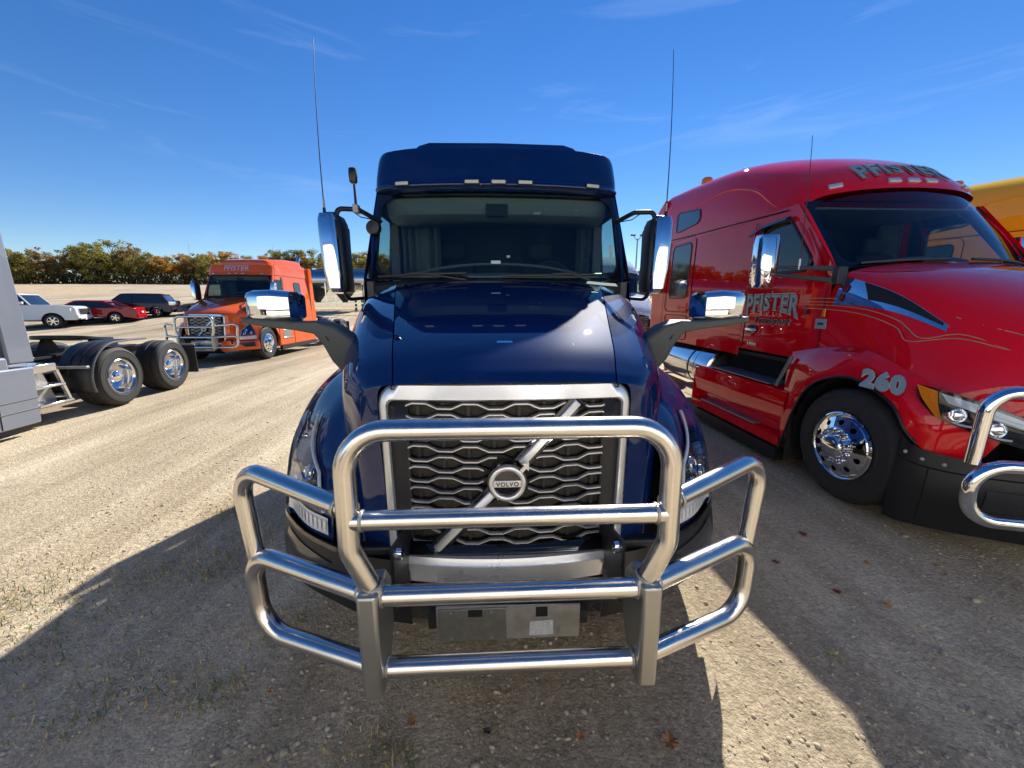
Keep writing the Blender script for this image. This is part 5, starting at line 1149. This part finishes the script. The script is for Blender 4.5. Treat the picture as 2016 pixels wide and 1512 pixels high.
    for b, d, mt in ((.09, .034, edge), (.075, .036, lite), (.05, .038, gold)):
        t = text_mesh('260', b, spacing=1.12); vv = []
        for y, z in flare(t, .925, .645, 1.085, 1.235, 0):
            z -= (.93-y)*.08; y += (z-1.07)*.42; u, w = y-y0, z-z0
            vv.append((float(k @ _np.array([1, u, w, u*u, u*w, w*w]))-d, y, z))
        t.v = vv; t.build('lettering', mt, hood, smooth=0)
    # arched name on the roof front
    for b, d, mt in ((.075, .008, lite), (.06, .012, edge), (.03, .016, gold)):
        t = text_mesh('PFISTER', b, spacing=1.16); L = []
        for x, y, z in t.v:
            q = x/t.w*2; X = q*.47; zz = z*(1+.45*q*q)*.15-.075*q*q
            u = 1.20+zz/.23; j = 5+max(-1, min(1, X/.45))+max(0, (abs(X)-.45)/.35)*(1 if X > 0 else -1)
            n = RS.nrm(u, j); n = n if n.y < 0 else -n; L.append(tuple(RS.at(u, j)+n*d))
        t.v = L; t.build('lettering', mt, roof, smooth=0)
# ------------------------------------------------------------------ dry-bulk hopper trailer
def bulk_trailer(loc, rz):
    root = thing('bulk_trailer', 'polished hopper tank trailer standing behind the orange truck', 'trailer', loc, rz)
    shell = mat('tank_shell', (.55, .56, .58), .20, 1.0, rvar=.06, vscale=2, bump=(.8, .05, .3))
    L = 6.2
    tk = MB().lathe([(.02, -L), (.45, -L+.02), (.78, -L+.25), (.88, -L+.7), (.89, 0), (.88, L-.7), (.78, L-.25), (.45, L-.02), (.02, L)], (0, 0, 2.60), 'y', 48).build('tank', shell, root, smooth=40)
    for k in range(7): MB().lathe([(.895, -.03), (.902, -.02), (.902, .02), (.895, .03)], (0, -4.5+k*1.5, 2.60), 'y', 48).build('tank_band', ALU, tk)
    for y in (-3.6, -1.2, 1.2, 3.6):
        MB().loft([[V(rx*cos(a), y+ry*sin(a), z) for a in [2*pi*k/24 for k in range(24)]] for rx, ry, z in ((.80, 1.15, 2.10), (.72, 1.05, 1.80), (.22, .26, .80), (.12, .12, .55))]).build('hopper', CHASSIS, tk, smooth=40)
        MB().lathe([(.28, 0), (.28, .10), (.05, .14)], (0, y, 3.46), 'z', 20).build('hatch', ALU, tk)
    MB().box(-.25, .25, -L+.5, L-.5, 3.50, 3.53).build('walkway', GALV, tk)
    for s in (1, -1):
        MB().box(s*1.0-.05, s*1.0+.05, -L+.4, L-.4, .56, .68).build('side_rail', ALU, root)
        MB().box(s*1.05-.02, s*1.05+.02, -L+.6, 3.2, .28, .36).build('underrun_rail', ALU, root)
        MB().tube([(s*.45, -L+.5, .62), (s*.45, L-.8, .62)], .07, 10).build('discharge_pipe', ALU, root)
        for y in (L-2.1, L-.8): rear_wheel(root, s*1.0, y, s, False)
        MB().box(s*.7-.06, s*.7+.06, -4.9, -4.75, 0.05, 1.1).build('landing_leg', CHASSIS, root)
        MB().box(s*.7-.15, s*.7+.15, -4.95, -4.7, 0, .06).build('leg_foot', CHASSIS, root)
        for y in (-L+.6, -2.4, 0, 2.4, L-.9): MB().box(s*.90-.04, s*.90+.04, y-.05, y+.05, .34, 2.3).build('saddle_post', ALU, root)
    for y in (L-2.1, L-.8): MB().tube([(-.9, y, .5), (.9, y, .5)], .07, 10).build('axle', CHASSIS, root)
    return root
# ------------------------------------------------------------------ parked cars
CT = tyre_mesh(.34, .22); CTL = tyre_mesh(.42, .28)
def car_rim(r, w, n=5):
    h = w/2; R = r*.60; m = MB()
    m.lathe([(R, h-.03), (R*1.02, h+.004), (R*.95, h+.006), (R*.92, h-.02), (R*.90, h-.07)], n=30)
    for k in range(n):
        a = 2*pi*k/n; c, s = cos(a), sin(a)
        m.obox((h-.02, R*.5*c, R*.5*s), ((1, 0, 0), (0, c, s), (0, -s, c)), .02, R*.45, R*.13)
    m.lathe([(R*.25, h-.01), (R*.2, h+.006), (.001, h+.008)], n=14)
    return m.mesh('rim', ALU, 35)
CR, CRL = car_rim(.34, .22), car_rim(.42, .28, 6)
CD, CDL = drum_mesh(.34, .18), drum_mesh(.42, .24)
def car(name, label, cat, loc, head, pm, P, pickup=False):
    """P: dict of side-profile numbers; front at -y; head = world heading angle of the nose"""
    root = thing(name, label, cat, loc, head+pi/2)
    L, w, r = P['len'], P['w'], P['r']; ya, yb = P['fa'], P['ra']; zb = P['clear']
    arch = lambda yc, R: [(yc+R*cos(a), r+R*sin(a)) for a in [pi-.12-(pi-.24)*k/10 for k in range(11)]]
    prof = [(P['nose'][0][0], zb)]+[(y, z) for y, z in arch(ya, r*1.18)]+[(y, z) for y, z in arch(yb, r*1.18)]+[(L-.05, zb+.05)]+P['top'][::-1]+P['nose'][::-1][:-1]
    prof = [(y, max(z, zb)) for y, z in prof]
    m = MB().prism(prof, 'x', -w, w)
    def shape(x, y, z):
        t = max(0, 1-(y/.7)) if y < .7 else max(0, (y-L+.6)/.6) if y > L-.6 else 0
        k = 1-.16*t*t-.03*max(0, z-P['belt']+.25)
        return (x*k, y, z)
    m.v = [shape(*v) for v in m.v]
    body = m.build('body', pm, root, smooth=35, bevel=.045, seg=3)
    # glasshouse
    G = P['glass']   # list of (y_base, y_top) front and rear, roof z
    (f0, f1), (b0, b1), zr = G; bz = P['belt']-.03; wt = w-.16
    ring = lambda y0, y1, ww, z: [V(-ww, y0, z), V(0, y0-.06, z), V(ww, y0, z), V(ww, (y0+y1)/2, z), V(ww, y1, z), V(0, y1+.05, z), V(-ww, y1, z), V(-ww, (y0+y1)/2, z)]
    gh = MB().loft([ring(f0, b0, w-.03, bz), ring(f1-.02, b1+.02, wt+.01, zr-.07)]).build('windows', mat('car_glass', (.012, .016, .02), .05, coat=.4), root, smooth=30)
    MB().loft([ring(f1-.10, b1+.10, wt+.025, zr-.085), ring(f1+.02, b1-.02, wt-.02, zr-.02), ring(f1+.25, b1-.25, wt-.16, zr+.01)]).build('roof', pm, root, smooth=50)
    for s in (1, -1):
        for a, b in (((s*(w-.02), f0, bz), (s*(wt+.02), f1, zr-.06)), ((s*(w-.02), b0, bz), (s*(wt+.02), b1, zr-.06)), ((s*(w-.015), P['pill'], bz), (s*(wt+.02), P['pill']+.05, zr-.06))):
            MB().tube([a, b], .038 if a[1] != P['pill'] else .03, 8).build('pillar', pm if a[1] != P['pill'] else BLACK, root)
        mr = MB().obox((s*(w+.09), f0+.28, P['belt']+.08), ((1, 0, 0), (0, 1, 0), (0, 0, 1)), .10, .07, .075).build('side_mirror', pm, root, bevel=.03)
        for yc in (ya, yb):
            tm, rm, dm = (CTL, CRL, CDL) if r > .4 else (CT, CR, CD)
            wh = inst(tm, 'wheel', root, (s*(w-.11-(.02 if r > .4 else 0)), yc, r), (0, 0, 0 if s > 0 else pi)); inst(rm, 'rim', wh); inst(dm, 'brake_drum', wh)
            a = [radians(200-22*k) for k in range(11)]
            MB().grid([[(s*x, yc+r*1.15*cos(t), r+r*1.15*sin(t)) for t in a] for x in (w-.34, w-.02)]).build('wheel_well', DARK, body, fixn=False)
        MB().tube([(s*(w+.001), P['pill'], zb+.12), (s*(w-.002), P['pill'], bz)], .005, 5).build('door_seam', DARK, body)
        MB().box(min(s*w, s*(w+.02)), max(s*w, s*(w+.02)), P['pill']-.30, P['pill']-.12, P['belt']-.14, P['belt']-.11).build('door_handle', pm, body, bevel=.006)
        hz = P['lamp']; xx = s*(w*.80)
        MB().obox((xx, P['nose'][-1][0]+.10, hz), ((1, s*.28, 0), (-s*.28, 1, 0), (0, 0, 1)), .20, .05, .09).build('headlight', LAMPW, root, bevel=.02)
        MB().obox((s*(w*.80), L-.09, P['tail']), ((1, -s*.28, 0), (s*.28, 1, 0), (0, 0, 1)), .19, .05, P.get('tailh', .08)).build('tail_light', REDLENS, root, bevel=.02)
    MB().box(-w*.8, w*.8, L-.10, L+.05, zb+.08, zb+.32).build('rear_bumper', pm if not pickup else CHROME, root, bevel=.05)
    MB().box(-w*.86, w*.86, -.09 if pickup else -.05, .12, zb+.03, zb+.30).build('front_bumper', pm, root, bevel=.05)
    MB().box(-.16, .16, L+.04, L+.06, P.get('plate', .62), P.get('plate', .62)+.10).build('licence_plate', WHITEP, root)
    MB().box(-w*.85, w*.85, .5, L-.5, zb-.06, zb+.04).build('underbody', DARK, root)
    if pickup:
        gm = MB().prism([(-.58, .76), (.58, .76), (.63, 1.16), (-.63, 1.16)], 'y', -.07, .10).build('grille', CHROME, root, bevel=.03)
        for z in (.81, .99): MB().prism([(-.54, z), (.54, z), (.57, z+.13), (-.57, z+.13)], 'y', -.08, -.065).build('grille_opening', DARK, gm)
        MB().box(-.16, .16, -.11, -.095, .48, .62).build('licence_plate', WHITEP, root)
        for s in (1, -1): MB().box(min(s*.62, s*.86), max(s*.62, s*.84), -.10, .05, .50, .59).build('fog_lamp', DARK, root, bevel=.02)
        MB().box(-w+.10, w-.10, 3.62, L-.12, .70, P['belt']+.02).build('cargo_bed', DARK, root)
    return root
PICK = dict(len=5.85, w=1.02, r=.42, fa=1.0, ra=4.65, clear=.48, belt=1.40, nose=[(.02, .55), (-.03, .85), (-.01, 1.15), (.05, 1.25)], top=[(.22, 1.30), (1.2, 1.36), (1.75, 1.38), (3.55, 1.40), (5.80, 1.42), (5.85, .80)],
            glass=((1.82, 2.26), (3.64, 3.56), 2.02), pill=2.62, lamp=1.08, tail=1.12, tailh=.16, plate=.6)
SEDAN = dict(len=5.05, w=.92, r=.34, fa=.98, ra=3.95, clear=.22, belt=.95, nose=[(.05, .35), (.0, .50), (.03, .66), (.14, .72)], top=[(.5, .83), (1.35, .94), (2.4, .97), (3.8, 1.00), (4.55, 1.04), (5.0, 1.02), (5.05, .70)],
             glass=((1.25, 2.05), (4.35, 3.45), 1.46), pill=2.55, lamp=.64, tail=.86, plate=.66)
SUV = dict(len=4.52, w=.92, r=.35, fa=.92, ra=3.62, clear=.26, belt=1.02, nose=[(.05, .40), (.0, .58), (.03, .78), (.14, .86)], top=[(.5, .95), (1.2, 1.02), (2.4, 1.05), (4.0, 1.10), (4.45, 1.08), (4.52, .80)],
           glass=((1.05, 1.80), (4.42, 4.05), 1.68), pill=2.35, lamp=.78, tail=1.02, tailh=.13, plate=.85)
# ------------------------------------------------------------------ trees
def leaf_mat(name, a, b, c):
    m = bpy.data.materials.new(name); m.use_nodes = True; n, l = m.node_tree.nodes, m.node_tree.links; p = n['Principled BSDF']; p.inputs['Roughness'].default_value = .7; p.inputs['Specular IOR Level'].default_value = .2
    g = n.new('ShaderNodeNewGeometry'); r = n.new('ShaderNodeValToRGB'); e = r.color_ramp.elements; e[0].color = (*a, 1); e[1].color = (*c, 1); k = e.new(.5); k.color = (*b, 1)
    l.new(g.outputs['Random Per Island'], r.inputs[0]); l.new(r.outputs[0], p.inputs['Base Color'])
    tr = n.new('ShaderNodeBsdfTranslucent'); l.new(r.outputs[0], tr.inputs['Color']); mxs = n.new('ShaderNodeMixShader'); mxs.inputs[0].default_value = .5
    l.new(p.outputs[0], mxs.inputs[1]); l.new(tr.outputs[0], mxs.inputs[2]); l.new(mxs.outputs[0], n['Material Output'].inputs['Surface'])
    return m
BARK = mat('bark', (.07, .055, .042), .9, var=.4, vscale=8)
def tree_proto(seed, h, spread, mt, dens, sparse):
    R = random.Random(seed); tr = MB()
    def limb(p, d, ln, r, dep):
        P = [p]; q = p.copy(); dd = d.copy()
        for k in range(4):
            dd = (dd+V(R.uniform(-.18, .18), R.uniform(-.18, .18), R.uniform(-.02, .14))).normalized(); q = q+dd*ln/4; P.append(q.copy())
        tr.tube(P, [r*(1-.14*k) for k in range(5)], 7 if dep < 2 else 5)
        tips.append(q.copy())
        if dep < 3:
            for k in range(3 if dep else 5):
                i = 1+R.randrange(4) if dep else 2+R.randrange(3); a = R.uniform(0, 6.28)
                nd = (dd*.55+V(cos(a)*spread, sin(a)*spread, R.uniform(.1, .7))).normalized(); limb(P[min(i, 4)], nd, ln*R.uniform(.45, .68), r*.5, dep+1)
    tips = []; limb(V(0, 0, -.3), V(0, 0, 1), h*.44, h*.018, 0)
    vs, fs = [], []
    blobs = []
    for k in range(int(dens)):
        a, q, zz = R.uniform(0, 6.28), sqrt(R.random()), R.uniform(-1, 1)
        e = sqrt(max(.05, 1-zz*zz*.85)); blobs.append((V(cos(a)*q*e*h*.32*spread, sin(a)*q*e*h*.32*spread, h*(.52+.40*zz)), h*R.uniform(.06, .115)))
    for t in R.sample(tips, min(len(tips), int(dens))): blobs.append((t, h*R.uniform(.05, .09)))
    for t, cr_ in blobs:
        if t.z < h*.06 or t.z > h*.93: continue
        for _ in range(int(95*(1-sparse*.6))):
            d_ = V(R.gauss(0, 1), R.gauss(0, 1), R.gauss(0, 1)).normalized(); p = t+V(d_.x, d_.y, d_.z*.8)*cr_*R.random()**.35
            s_ = R.uniform(.14, .36); u = (d_.cross(V(R.gauss(0, 1), R.gauss(0, 1), R.gauss(0, 1)))).normalized(); w_ = (u.cross(d_)+d_*R.uniform(-.5, .5)).normalized(); o = len(vs)
            vs += [p-u*s_, p+w_*s_*.7, p+u*s_, p-w_*s_*.7]; fs.append((o, o+1, o+2, o+3))
    cm = MB(); cm.v = [tuple(v) for v in vs]; cm.f = fs
    return tr.mesh('trunk', BARK, 50, False), cm.mesh('crown', mt, 0, False)
LM = [leaf_mat('leaves_dark', (.055, .075, .022), (.105, .13, .035), (.20, .20, .055)), leaf_mat('leaves_olive', (.15, .15, .035), (.27, .245, .06), (.42, .34, .075)),
      leaf_mat('leaves_brown', (.15, .10, .04), (.30, .20, .07), (.46, .31, .09)), leaf_mat('leaves_orange', (.28, .13, .025), (.52, .25, .045), (.60, .38, .07))]
KIND = ['dark green broadleaf tree in the tree line beyond the field', 'olive green tree turning yellow in the tree line beyond the field', 'brown autumn tree in the tree line beyond the field', 'orange autumn tree in the tree line beyond the field']
TP = [(tree_proto(21, 17, .95, LM[0], 34, .2), 0), (tree_proto(22, 17, 1.0, LM[1], 32, .3), 1), (tree_proto(23, 17, .9, LM[2], 24, .6), 2), (tree_proto(24, 16, 1.0, LM[3], 32, .3), 3), (tree_proto(25, 17, 1.1, LM[0], 38, .2), 0), (tree_proto(26, 18, .8, LM[1], 18, .7), 1)]
def tree(x, y, k, sc, rz):
    (tm, cm), kd = TP[k]
    sz = 'tall' if sc > 1.02 else 'low' if sc < .78 else 'middling'
    lab, grp = sz+' '+KIND[kd], sz+' '+['dark green', 'olive', 'brown', 'orange'][kd]+' trees beyond the field'
    if x > 45: lab, grp = lab.replace('in the tree line beyond the field', 'far off beyond the light pole'), sz+' '+['dark green', 'olive', 'brown', 'orange'][kd]+' trees beyond the light pole'
    r = thing('broadleaf_tree', lab, 'tree', (x, y, fz(x, y)-.05), rz, grp)
    inst(tm, 'trunk', r, scale=(sc*1.05, sc*1.05, sc)); inst(cm, 'crown', r, scale=(sc*1.12, sc*1.12, sc))
# ------------------------------------------------------------------ light pole
def light_pole(x, y):
    z = gz(x, y) if y < 31 else fz(x, y); r = thing('light_pole', 'tall grey light pole with two lamp heads beyond the white truck', 'light pole', (x, y, z-.1))
    MB().tube([(0, 0, 0), (0, 0, 6.6)], [.09, .06], 10).build('pole', GALV, r)
    MB().box(-.25, .25, -.25, .25, 0, .35).build('footing', mat('concrete', (.35, .34, .32), .9), r)
    for s in (1, -1):
        a = MB().tube([(0, 0, 6.4), (s*.45, 0, 6.9)], .035, 8).build('arm', GALV, r)
        MB().box(s*.45-.22, s*.45+.22, -.14, .14, 6.86, 7.0).build('lamp_head', CHASSIS, r, bevel=.03)
# ------------------------------------------------------------------ long white van trailer parked behind the photographer
def van_trailer(loc, rz):
    wp = mat('white_sheet', (.80, .78, .74), .45, var=.06, vscale=.8)
    r = thing('van_trailer', 'long white ribbed van trailer reflected in the chrome mirrors', 'trailer', loc, rz)
    MB().box(-8, 8, -1.3, 1.25, 1.15, 4.05).build('box', wp, r, bevel=.02)
    for k in range(33): MB().box(-8+k*.5-.035, -8+k*.5+.035, 1.252, 1.285, 1.30, 3.9).build('panel_rib', mat('rib_grey', (.52, .51, .49), .5), r)
    for z in (1.15, 3.95): MB().box(-8, 8, 1.26, 1.30, z, z+.12).build('side_rail', ALU, r)
    for x in (-6.6, -5.3):
        for s in (1, -1):
            w_ = inst(RT, 'wheel', r, (x, s*1.0, .505), (0, 0, pi/2*s)); inst(RR, 'rim', w_); inst(RH, 'hub_cap', w_)
        MB().tube([(x, -1, .5), (x, 1, .5)], .07, 10).build('axle', CHASSIS, r)
    MB().box(-7.4, -4.5, -.5, .5, .65, 1.15).build('bogie', CHASSIS, r)
    for s in (1, -1):
        MB().box(4.6, 4.75, s*.7-.06, s*.7+.06, 0, 1.15).build('landing_leg', CHASSIS, r)
    MB().box(-4, 4, 1.1, 1.16, .45, 1.1).build('side_skirt', wp, r)
# ------------------------------------------------------------------ fallen leaves, weeds
def leaf(x, y, size, col, label, rz, curl, group=None):
    o_ = [(0, -1), (.25, -.75), (.75, -.72), (.48, -.35), (.95, .05), (.50, .10), (.55, .55), (.22, .50), (0, 1), (-.22, .5), (-.55, .55), (-.5, .1), (-.95, .05), (-.48, -.35), (-.75, -.72), (-.25, -.75)]
    vs = [(0, 0, .06)]+[(a*size, b*size, .004+size*curl*(a*a*.9+.35*(b+.3)**2)+.1*size*sin(5*a+3*b)) for a, b in o_]; vs[0] = (0, 0, .006)
    fs = [(0, i, i % 16+1) for i in range(1, 17)]
    m = MB().add(vs, fs); m.tube([(0, -size, .004), (0, -size*1.5, .006)], size*.03, 4)
    ob = m.build('fallen_leaf', col, None, smooth=0, fixn=False, loc=(x, y, gz(x, y)+.004)); ob.rotation_euler = (0, 0, rz)
    return tag(ob, label, 'leaf', group)
def weeds(name, col, spots, n, h, seed):
    R = random.Random(seed); m = MB()
    for cx, cy, rad in spots:
        for _ in range(n):
            a, q = R.random()*6.28, rad*sqrt(R.random()); x, y = cx+q*cos(a)*1.5, cy+q*sin(a); z = gz(x, y)-.004; L_ = h*R.uniform(.3, 1.1); b = R.random()*6.28; ln = R.uniform(.5, 2.2)
            t = V(cos(b), sin(b), 0); k = V(-sin(b), cos(b), 0)*R.uniform(.0012, .003)
            p0, p1, p2 = V(x, y, z), V(x, y, z)+t*L_*.4*ln*.5+V(0, 0, L_*.7), V(x, y, z)+t*L_*ln*.8+V(0, 0, L_*(1 if ln < 1.2 else .55))
            m.add([p0-k, p0+k, p1+k*.8, p1-k*.8, p2], [(0, 1, 2, 3), (3, 2, 4)])
    return tag(m.build(name, col, smooth=0, fixn=False), kind='stuff')
# ------------------------------------------------------------------ the row of trucks
BLUE = paint('paint_blue', (.001, .015, .082), .0, chips=True, dust=.02, sheen=.008)
ORANGE = paint('paint_orange', (.80, .115, .014), dust=.08)
RED = paint('paint_red', (.74, .003, .010), dust=.015)
YELLOW = paint('paint_yellow', (.82, .50, .010), dust=.03)
WHITE = paint('paint_white', (.74, .75, .76), dust=.06)
SILVER = paint('paint_silver', (.21, .23, .27), .25, dust=.06)
blue = volvo('semi_truck', 'dark blue sleeper semi truck with large polished steel bull bar', (.055, 1.15, 0), BLUE)
red = kenworth('semi_truck', 'red sleeper semi truck numbered 260 with PFISTER on its door', (4.28, 2.1, 0), RED)
yel = kenworth('semi_truck', 'yellow sleeper semi truck beyond the red one', (8.75, 2.1, 0), YELLOW, detail=False)
wht = kenworth('semi_truck', 'white sleeper semi truck standing behind the blue and red ones', (4.85, 13.6, 0), WHITE, detail=False)
org = volvo('semi_truck', 'orange sleeper semi truck with PFISTER on its roof and a bull bar', (-8.27, 11.5, 0), ORANGE, text='PFISTER', detail=False, stack=True, body_bumper=ORANGE)
# silver truck: only its tail and the rear of its sleeper are in view
th = .1; w1 = V(-6.43, 7.1, 0); ax_ = V(-sin(th), cos(th), 0); nx = V(cos(th), sin(th), 0)
sl_ = 4.95; o_ = w1-nx*1.22-ax_*(sl_+1.6)
sil = volvo('semi_truck', 'silver grey semi truck with bare tandem axles and fifth wheel', tuple(o_), SILVER, rz=th, detail=False, bar=False)
for s in (1, -1):   # full-height skirt, stepped box and grab plate behind the silver sleeper
    sk = MB().prism([(3.2, .16), (sl_+.10, .13), (sl_+.17, .90), (3.2, .95)], 'x', s*1.16, s*1.235).build('side_skirt', SILVER, sil, bevel=.025)
    for z in (.34, .48): MB().tube([(s*1.238, 3.3, z+.02), (s*1.238, sl_+.11, z)], .006, 6).build('skirt_groove', mat('groove_grey', (.12, .12, .13), .5), sk)
    MB().tube([(s*1.238, 4.55, .16), (s*1.238, 4.6, .92)], .005, 6).build('panel_seam', DARK, sk)
    MB().prism([(sl_-.04, .95), (sl_+.30, .95), (sl_+.27, 3.05), (sl_-.04, 3.1)], 'x', s*1.09, s*1.14).build('side_extender', SILVER, sil, bevel=.02)
    bx = MB().box(min(s*.72, s*1.17), max(s*.72, s*1.17), sl_+.16, sl_+.55, .78, .90).build('battery_box', ALU, sil, bevel=.012)
    for z, y1 in ((.56, .62), (.30, .70)):
        MB().box(min(s*.80, s*1.18), max(s*.80, s*1.18), sl_+.18, sl_+y1, z, z+.035).build('step', ALU, bx, bevel=.006)
    MB().prism([(sl_+.18, .30), (sl_+.70, .30), (sl_+.55, .80), (sl_+.18, .80)], 'x', s*.93, s*.95).build('step_side', GALV, bx)
    MB().prism([(sl_+.66, .30), (sl_+.70, .30), (sl_+.57, .80), (sl_+.53, .80)], 'x', s*1.12, s*1.16).build('step_side', ALU, bx)
bulk_trailer((-16.5, 36.5, rise(36.5)-.02), radians(86))
MAROON = paint('paint_maroon_grey', (.055, .018, .024), .2, dust=.1); CRED = paint('paint_car_red', (.36, .006, .010), dust=.06); DKRED = paint('paint_dark_red', (.10, .006, .010), dust=.08)
def car_at(f, name, label, cat, near, head, pm, P, axle, side, **k):
    """put the near-side wheel of one axle on a ground point"""
    hx, hy = cos(head), sin(head); lat = V(hy, -hx, 0)*side   # side +1: right of the nose
    y = P['fa'] if axle == 'f' else P['ra']
    c = V(near[0], near[1], 0)-lat*(P['w']-.1)+V(hx, hy, 0)*y
    return car(name, label, cat, (c.x, c.y, rise(near[1])-.01), head, pm, P, **k)
car_at(0, 'pickup_truck', 'white pickup truck parked beside the red sedan', 'pickup truck', (-25.9, 25.0), radians(22), WHITE, PICK, 'f', 1, pickup=True)
car_at(0, 'sedan', 'bright red sedan parked between the pickup and the dark sport utility vehicle', 'car', (-24.6, 27.5), radians(202), CRED, SEDAN, 'r', -1)
car_at(0, 'sport_utility_vehicle', 'dark maroon grey sport utility vehicle parked beside the red sedan', 'car', (-24.3, 30.4), radians(202), MAROON, SUV, 'r', -1)
car_at(0, 'sedan', 'dark red sedan half hidden behind the orange truck mirror', 'car', (-22.6, 31.6), radians(202), DKRED, SEDAN, 'f', -1)
light_pole(14.2, 40)
van_trailer((.5, -4.7, 0), 0)
# ------------------------------------------------------------------ tree line
R = random.Random(5)
x = -330.0
while x < 40:
    k = R.choice([0, 0, 1, 4, 5, 1, 2]) if x < -190 else R.choice([2, 5, 1, 2, 4, 5, 1]) if x < -158 else R.choice([3, 1, 3, 2, 4, 3, 2, 1, 3])
    sc = R.uniform(.78, 1.08)*(.72 if x < -235 else .92 if x < -205 else 1.16 if x < -165 else .98)
    tree(x+R.uniform(-1, 1), 196+R.uniform(-7, 12)+(6 if k == 5 else 0), k, sc, R.random()*6.28); x += R.uniform(3.0, 5.4)
x = -335.0
while x < 42:   # a second row closes the gaps
    tree(x, 213+R.uniform(-4, 6), R.choice([0, 4, 1, 0, 2, 5] if x < -158 else [3, 1, 3, 1, 2]), R.uniform(.80, .98)*(.72 if x < -235 else .9 if x < -205 else 1.0), R.random()*6.28); x += R.uniform(4.5, 7.5)
x = 50
while x < 150:
    tree(x, 215+R.uniform(-6, 6), R.choice([2, 3, 1, 2]), R.uniform(.5, .75), R.random()*6); x += R.uniform(6, 9)
ug = MB(); iv_, jf_ = ico()
for k in range(26000):
    x = R.uniform(-345, 150); y = (192 if x < 45 else 210)+R.uniform(-3, 14); s_ = R.uniform(.25, .65); z = fz(x, y)+abs(R.gauss(0, 1.0))*(2.0+2.4*max(0, noise.noise(V(x*.06, 0, 4))+.3)); u = V(R.gauss(0, 1), R.gauss(0, 1), R.gauss(0, 1)).normalized(); q = u.orthogonal().normalized(); p = V(x, y, z)
    ug.add([p-u*s_, p+q*s_*.6, p+u*s_, p-q*s_*.6], [(0, 1, 2, 3)])
tag(ug.build('undergrowth', leaf_mat('undergrowth', (.03, .035, .016), (.07, .065, .025), (.15, .11, .035)), smooth=0, fixn=False), kind='stuff')
# ------------------------------------------------------------------ leaves and weeds on the lot
LB, LO, LR, LD, LY = mat('leaf_tan', (.34, .15, .05), .7, var=.3, vscale=60), mat('leaf_orange', (.42, .17, .05), .7, var=.3, vscale=60), mat('leaf_red', (.16, .02, .015), .7, var=.3, vscale=60), mat('leaf_dark', (.035, .025, .022), .8), mat('leaf_yellow', (.36, .32, .12), .7, var=.2)
leaf(.705, 1.255, .040, LB, 'curled tan leaf in front of the bull bar', 2.4, .7)
leaf(-1.04, 1.56, .016, LO, 'small orange leaf beside the left bull bar wing', .8, .6)
leaf(-.04, 1.33, .020, LD, 'dark shrivelled leaf in front of the bull bar', 1.2, .8)
for i, (x, y) in enumerate(((2.38, 2.66), (2.12, 2.05), (1.95, 2.35))): leaf(x, y, .035-.004*i, LR, 'dark red leaf on the ground by the red truck', i*2.1, .5, 'dark red leaves')
leaf(2.32, 1.93, .028, LO, 'pale orange leaf on the ground by the red truck', .4, .6)
for i, (x, y) in enumerate(((2.55, 2.30), (3.0, 2.25), (2.95, 2.15), (-.36, 1.38), (.35, 1.30))): leaf(x, y, .024, LB, 'small brown leaf on the shaded gravel by the red truck' if x > 1 else 'small brown leaf on the gravel below the bull bar', i*1.3, .5, 'small brown leaves by the red truck' if x > 1 else 'small brown leaves below the bull bar')
leaf(1.72, 1.62, .030, LY, 'yellow green leaf on the shaded gravel', 1.0, .4)
spots = [(-2.55, 2.25, .16), (-2.30, 2.02, .15), (-2.62, 1.80, .18), (-2.15, 2.42, .10), (-2.5, 1.55, .16), (-2.85, 2.3, .15), (-1.85, 2.45, .08), (-1.9, 2.75, .10), (-3.1, 2.1, .16), (-2.2, 3.2, .07), (-1.3, 1.55, .06), (-1.1, 1.9, .06), (-.42, 1.22, .05), (-1.75, 1.55, .10)]
weeds('grass', mat('weed_green', (.10, .14, .03), .7, var=.3), [(a, b, c*1.7) for a, b, c in spots], 75, .045, 3)
weeds('grass', mat('weed_straw', (.44, .31, .13), .8, var=.3), [(a-.1, b+.05, c*2.4) for a, b, c in spots], 170, .04, 4)
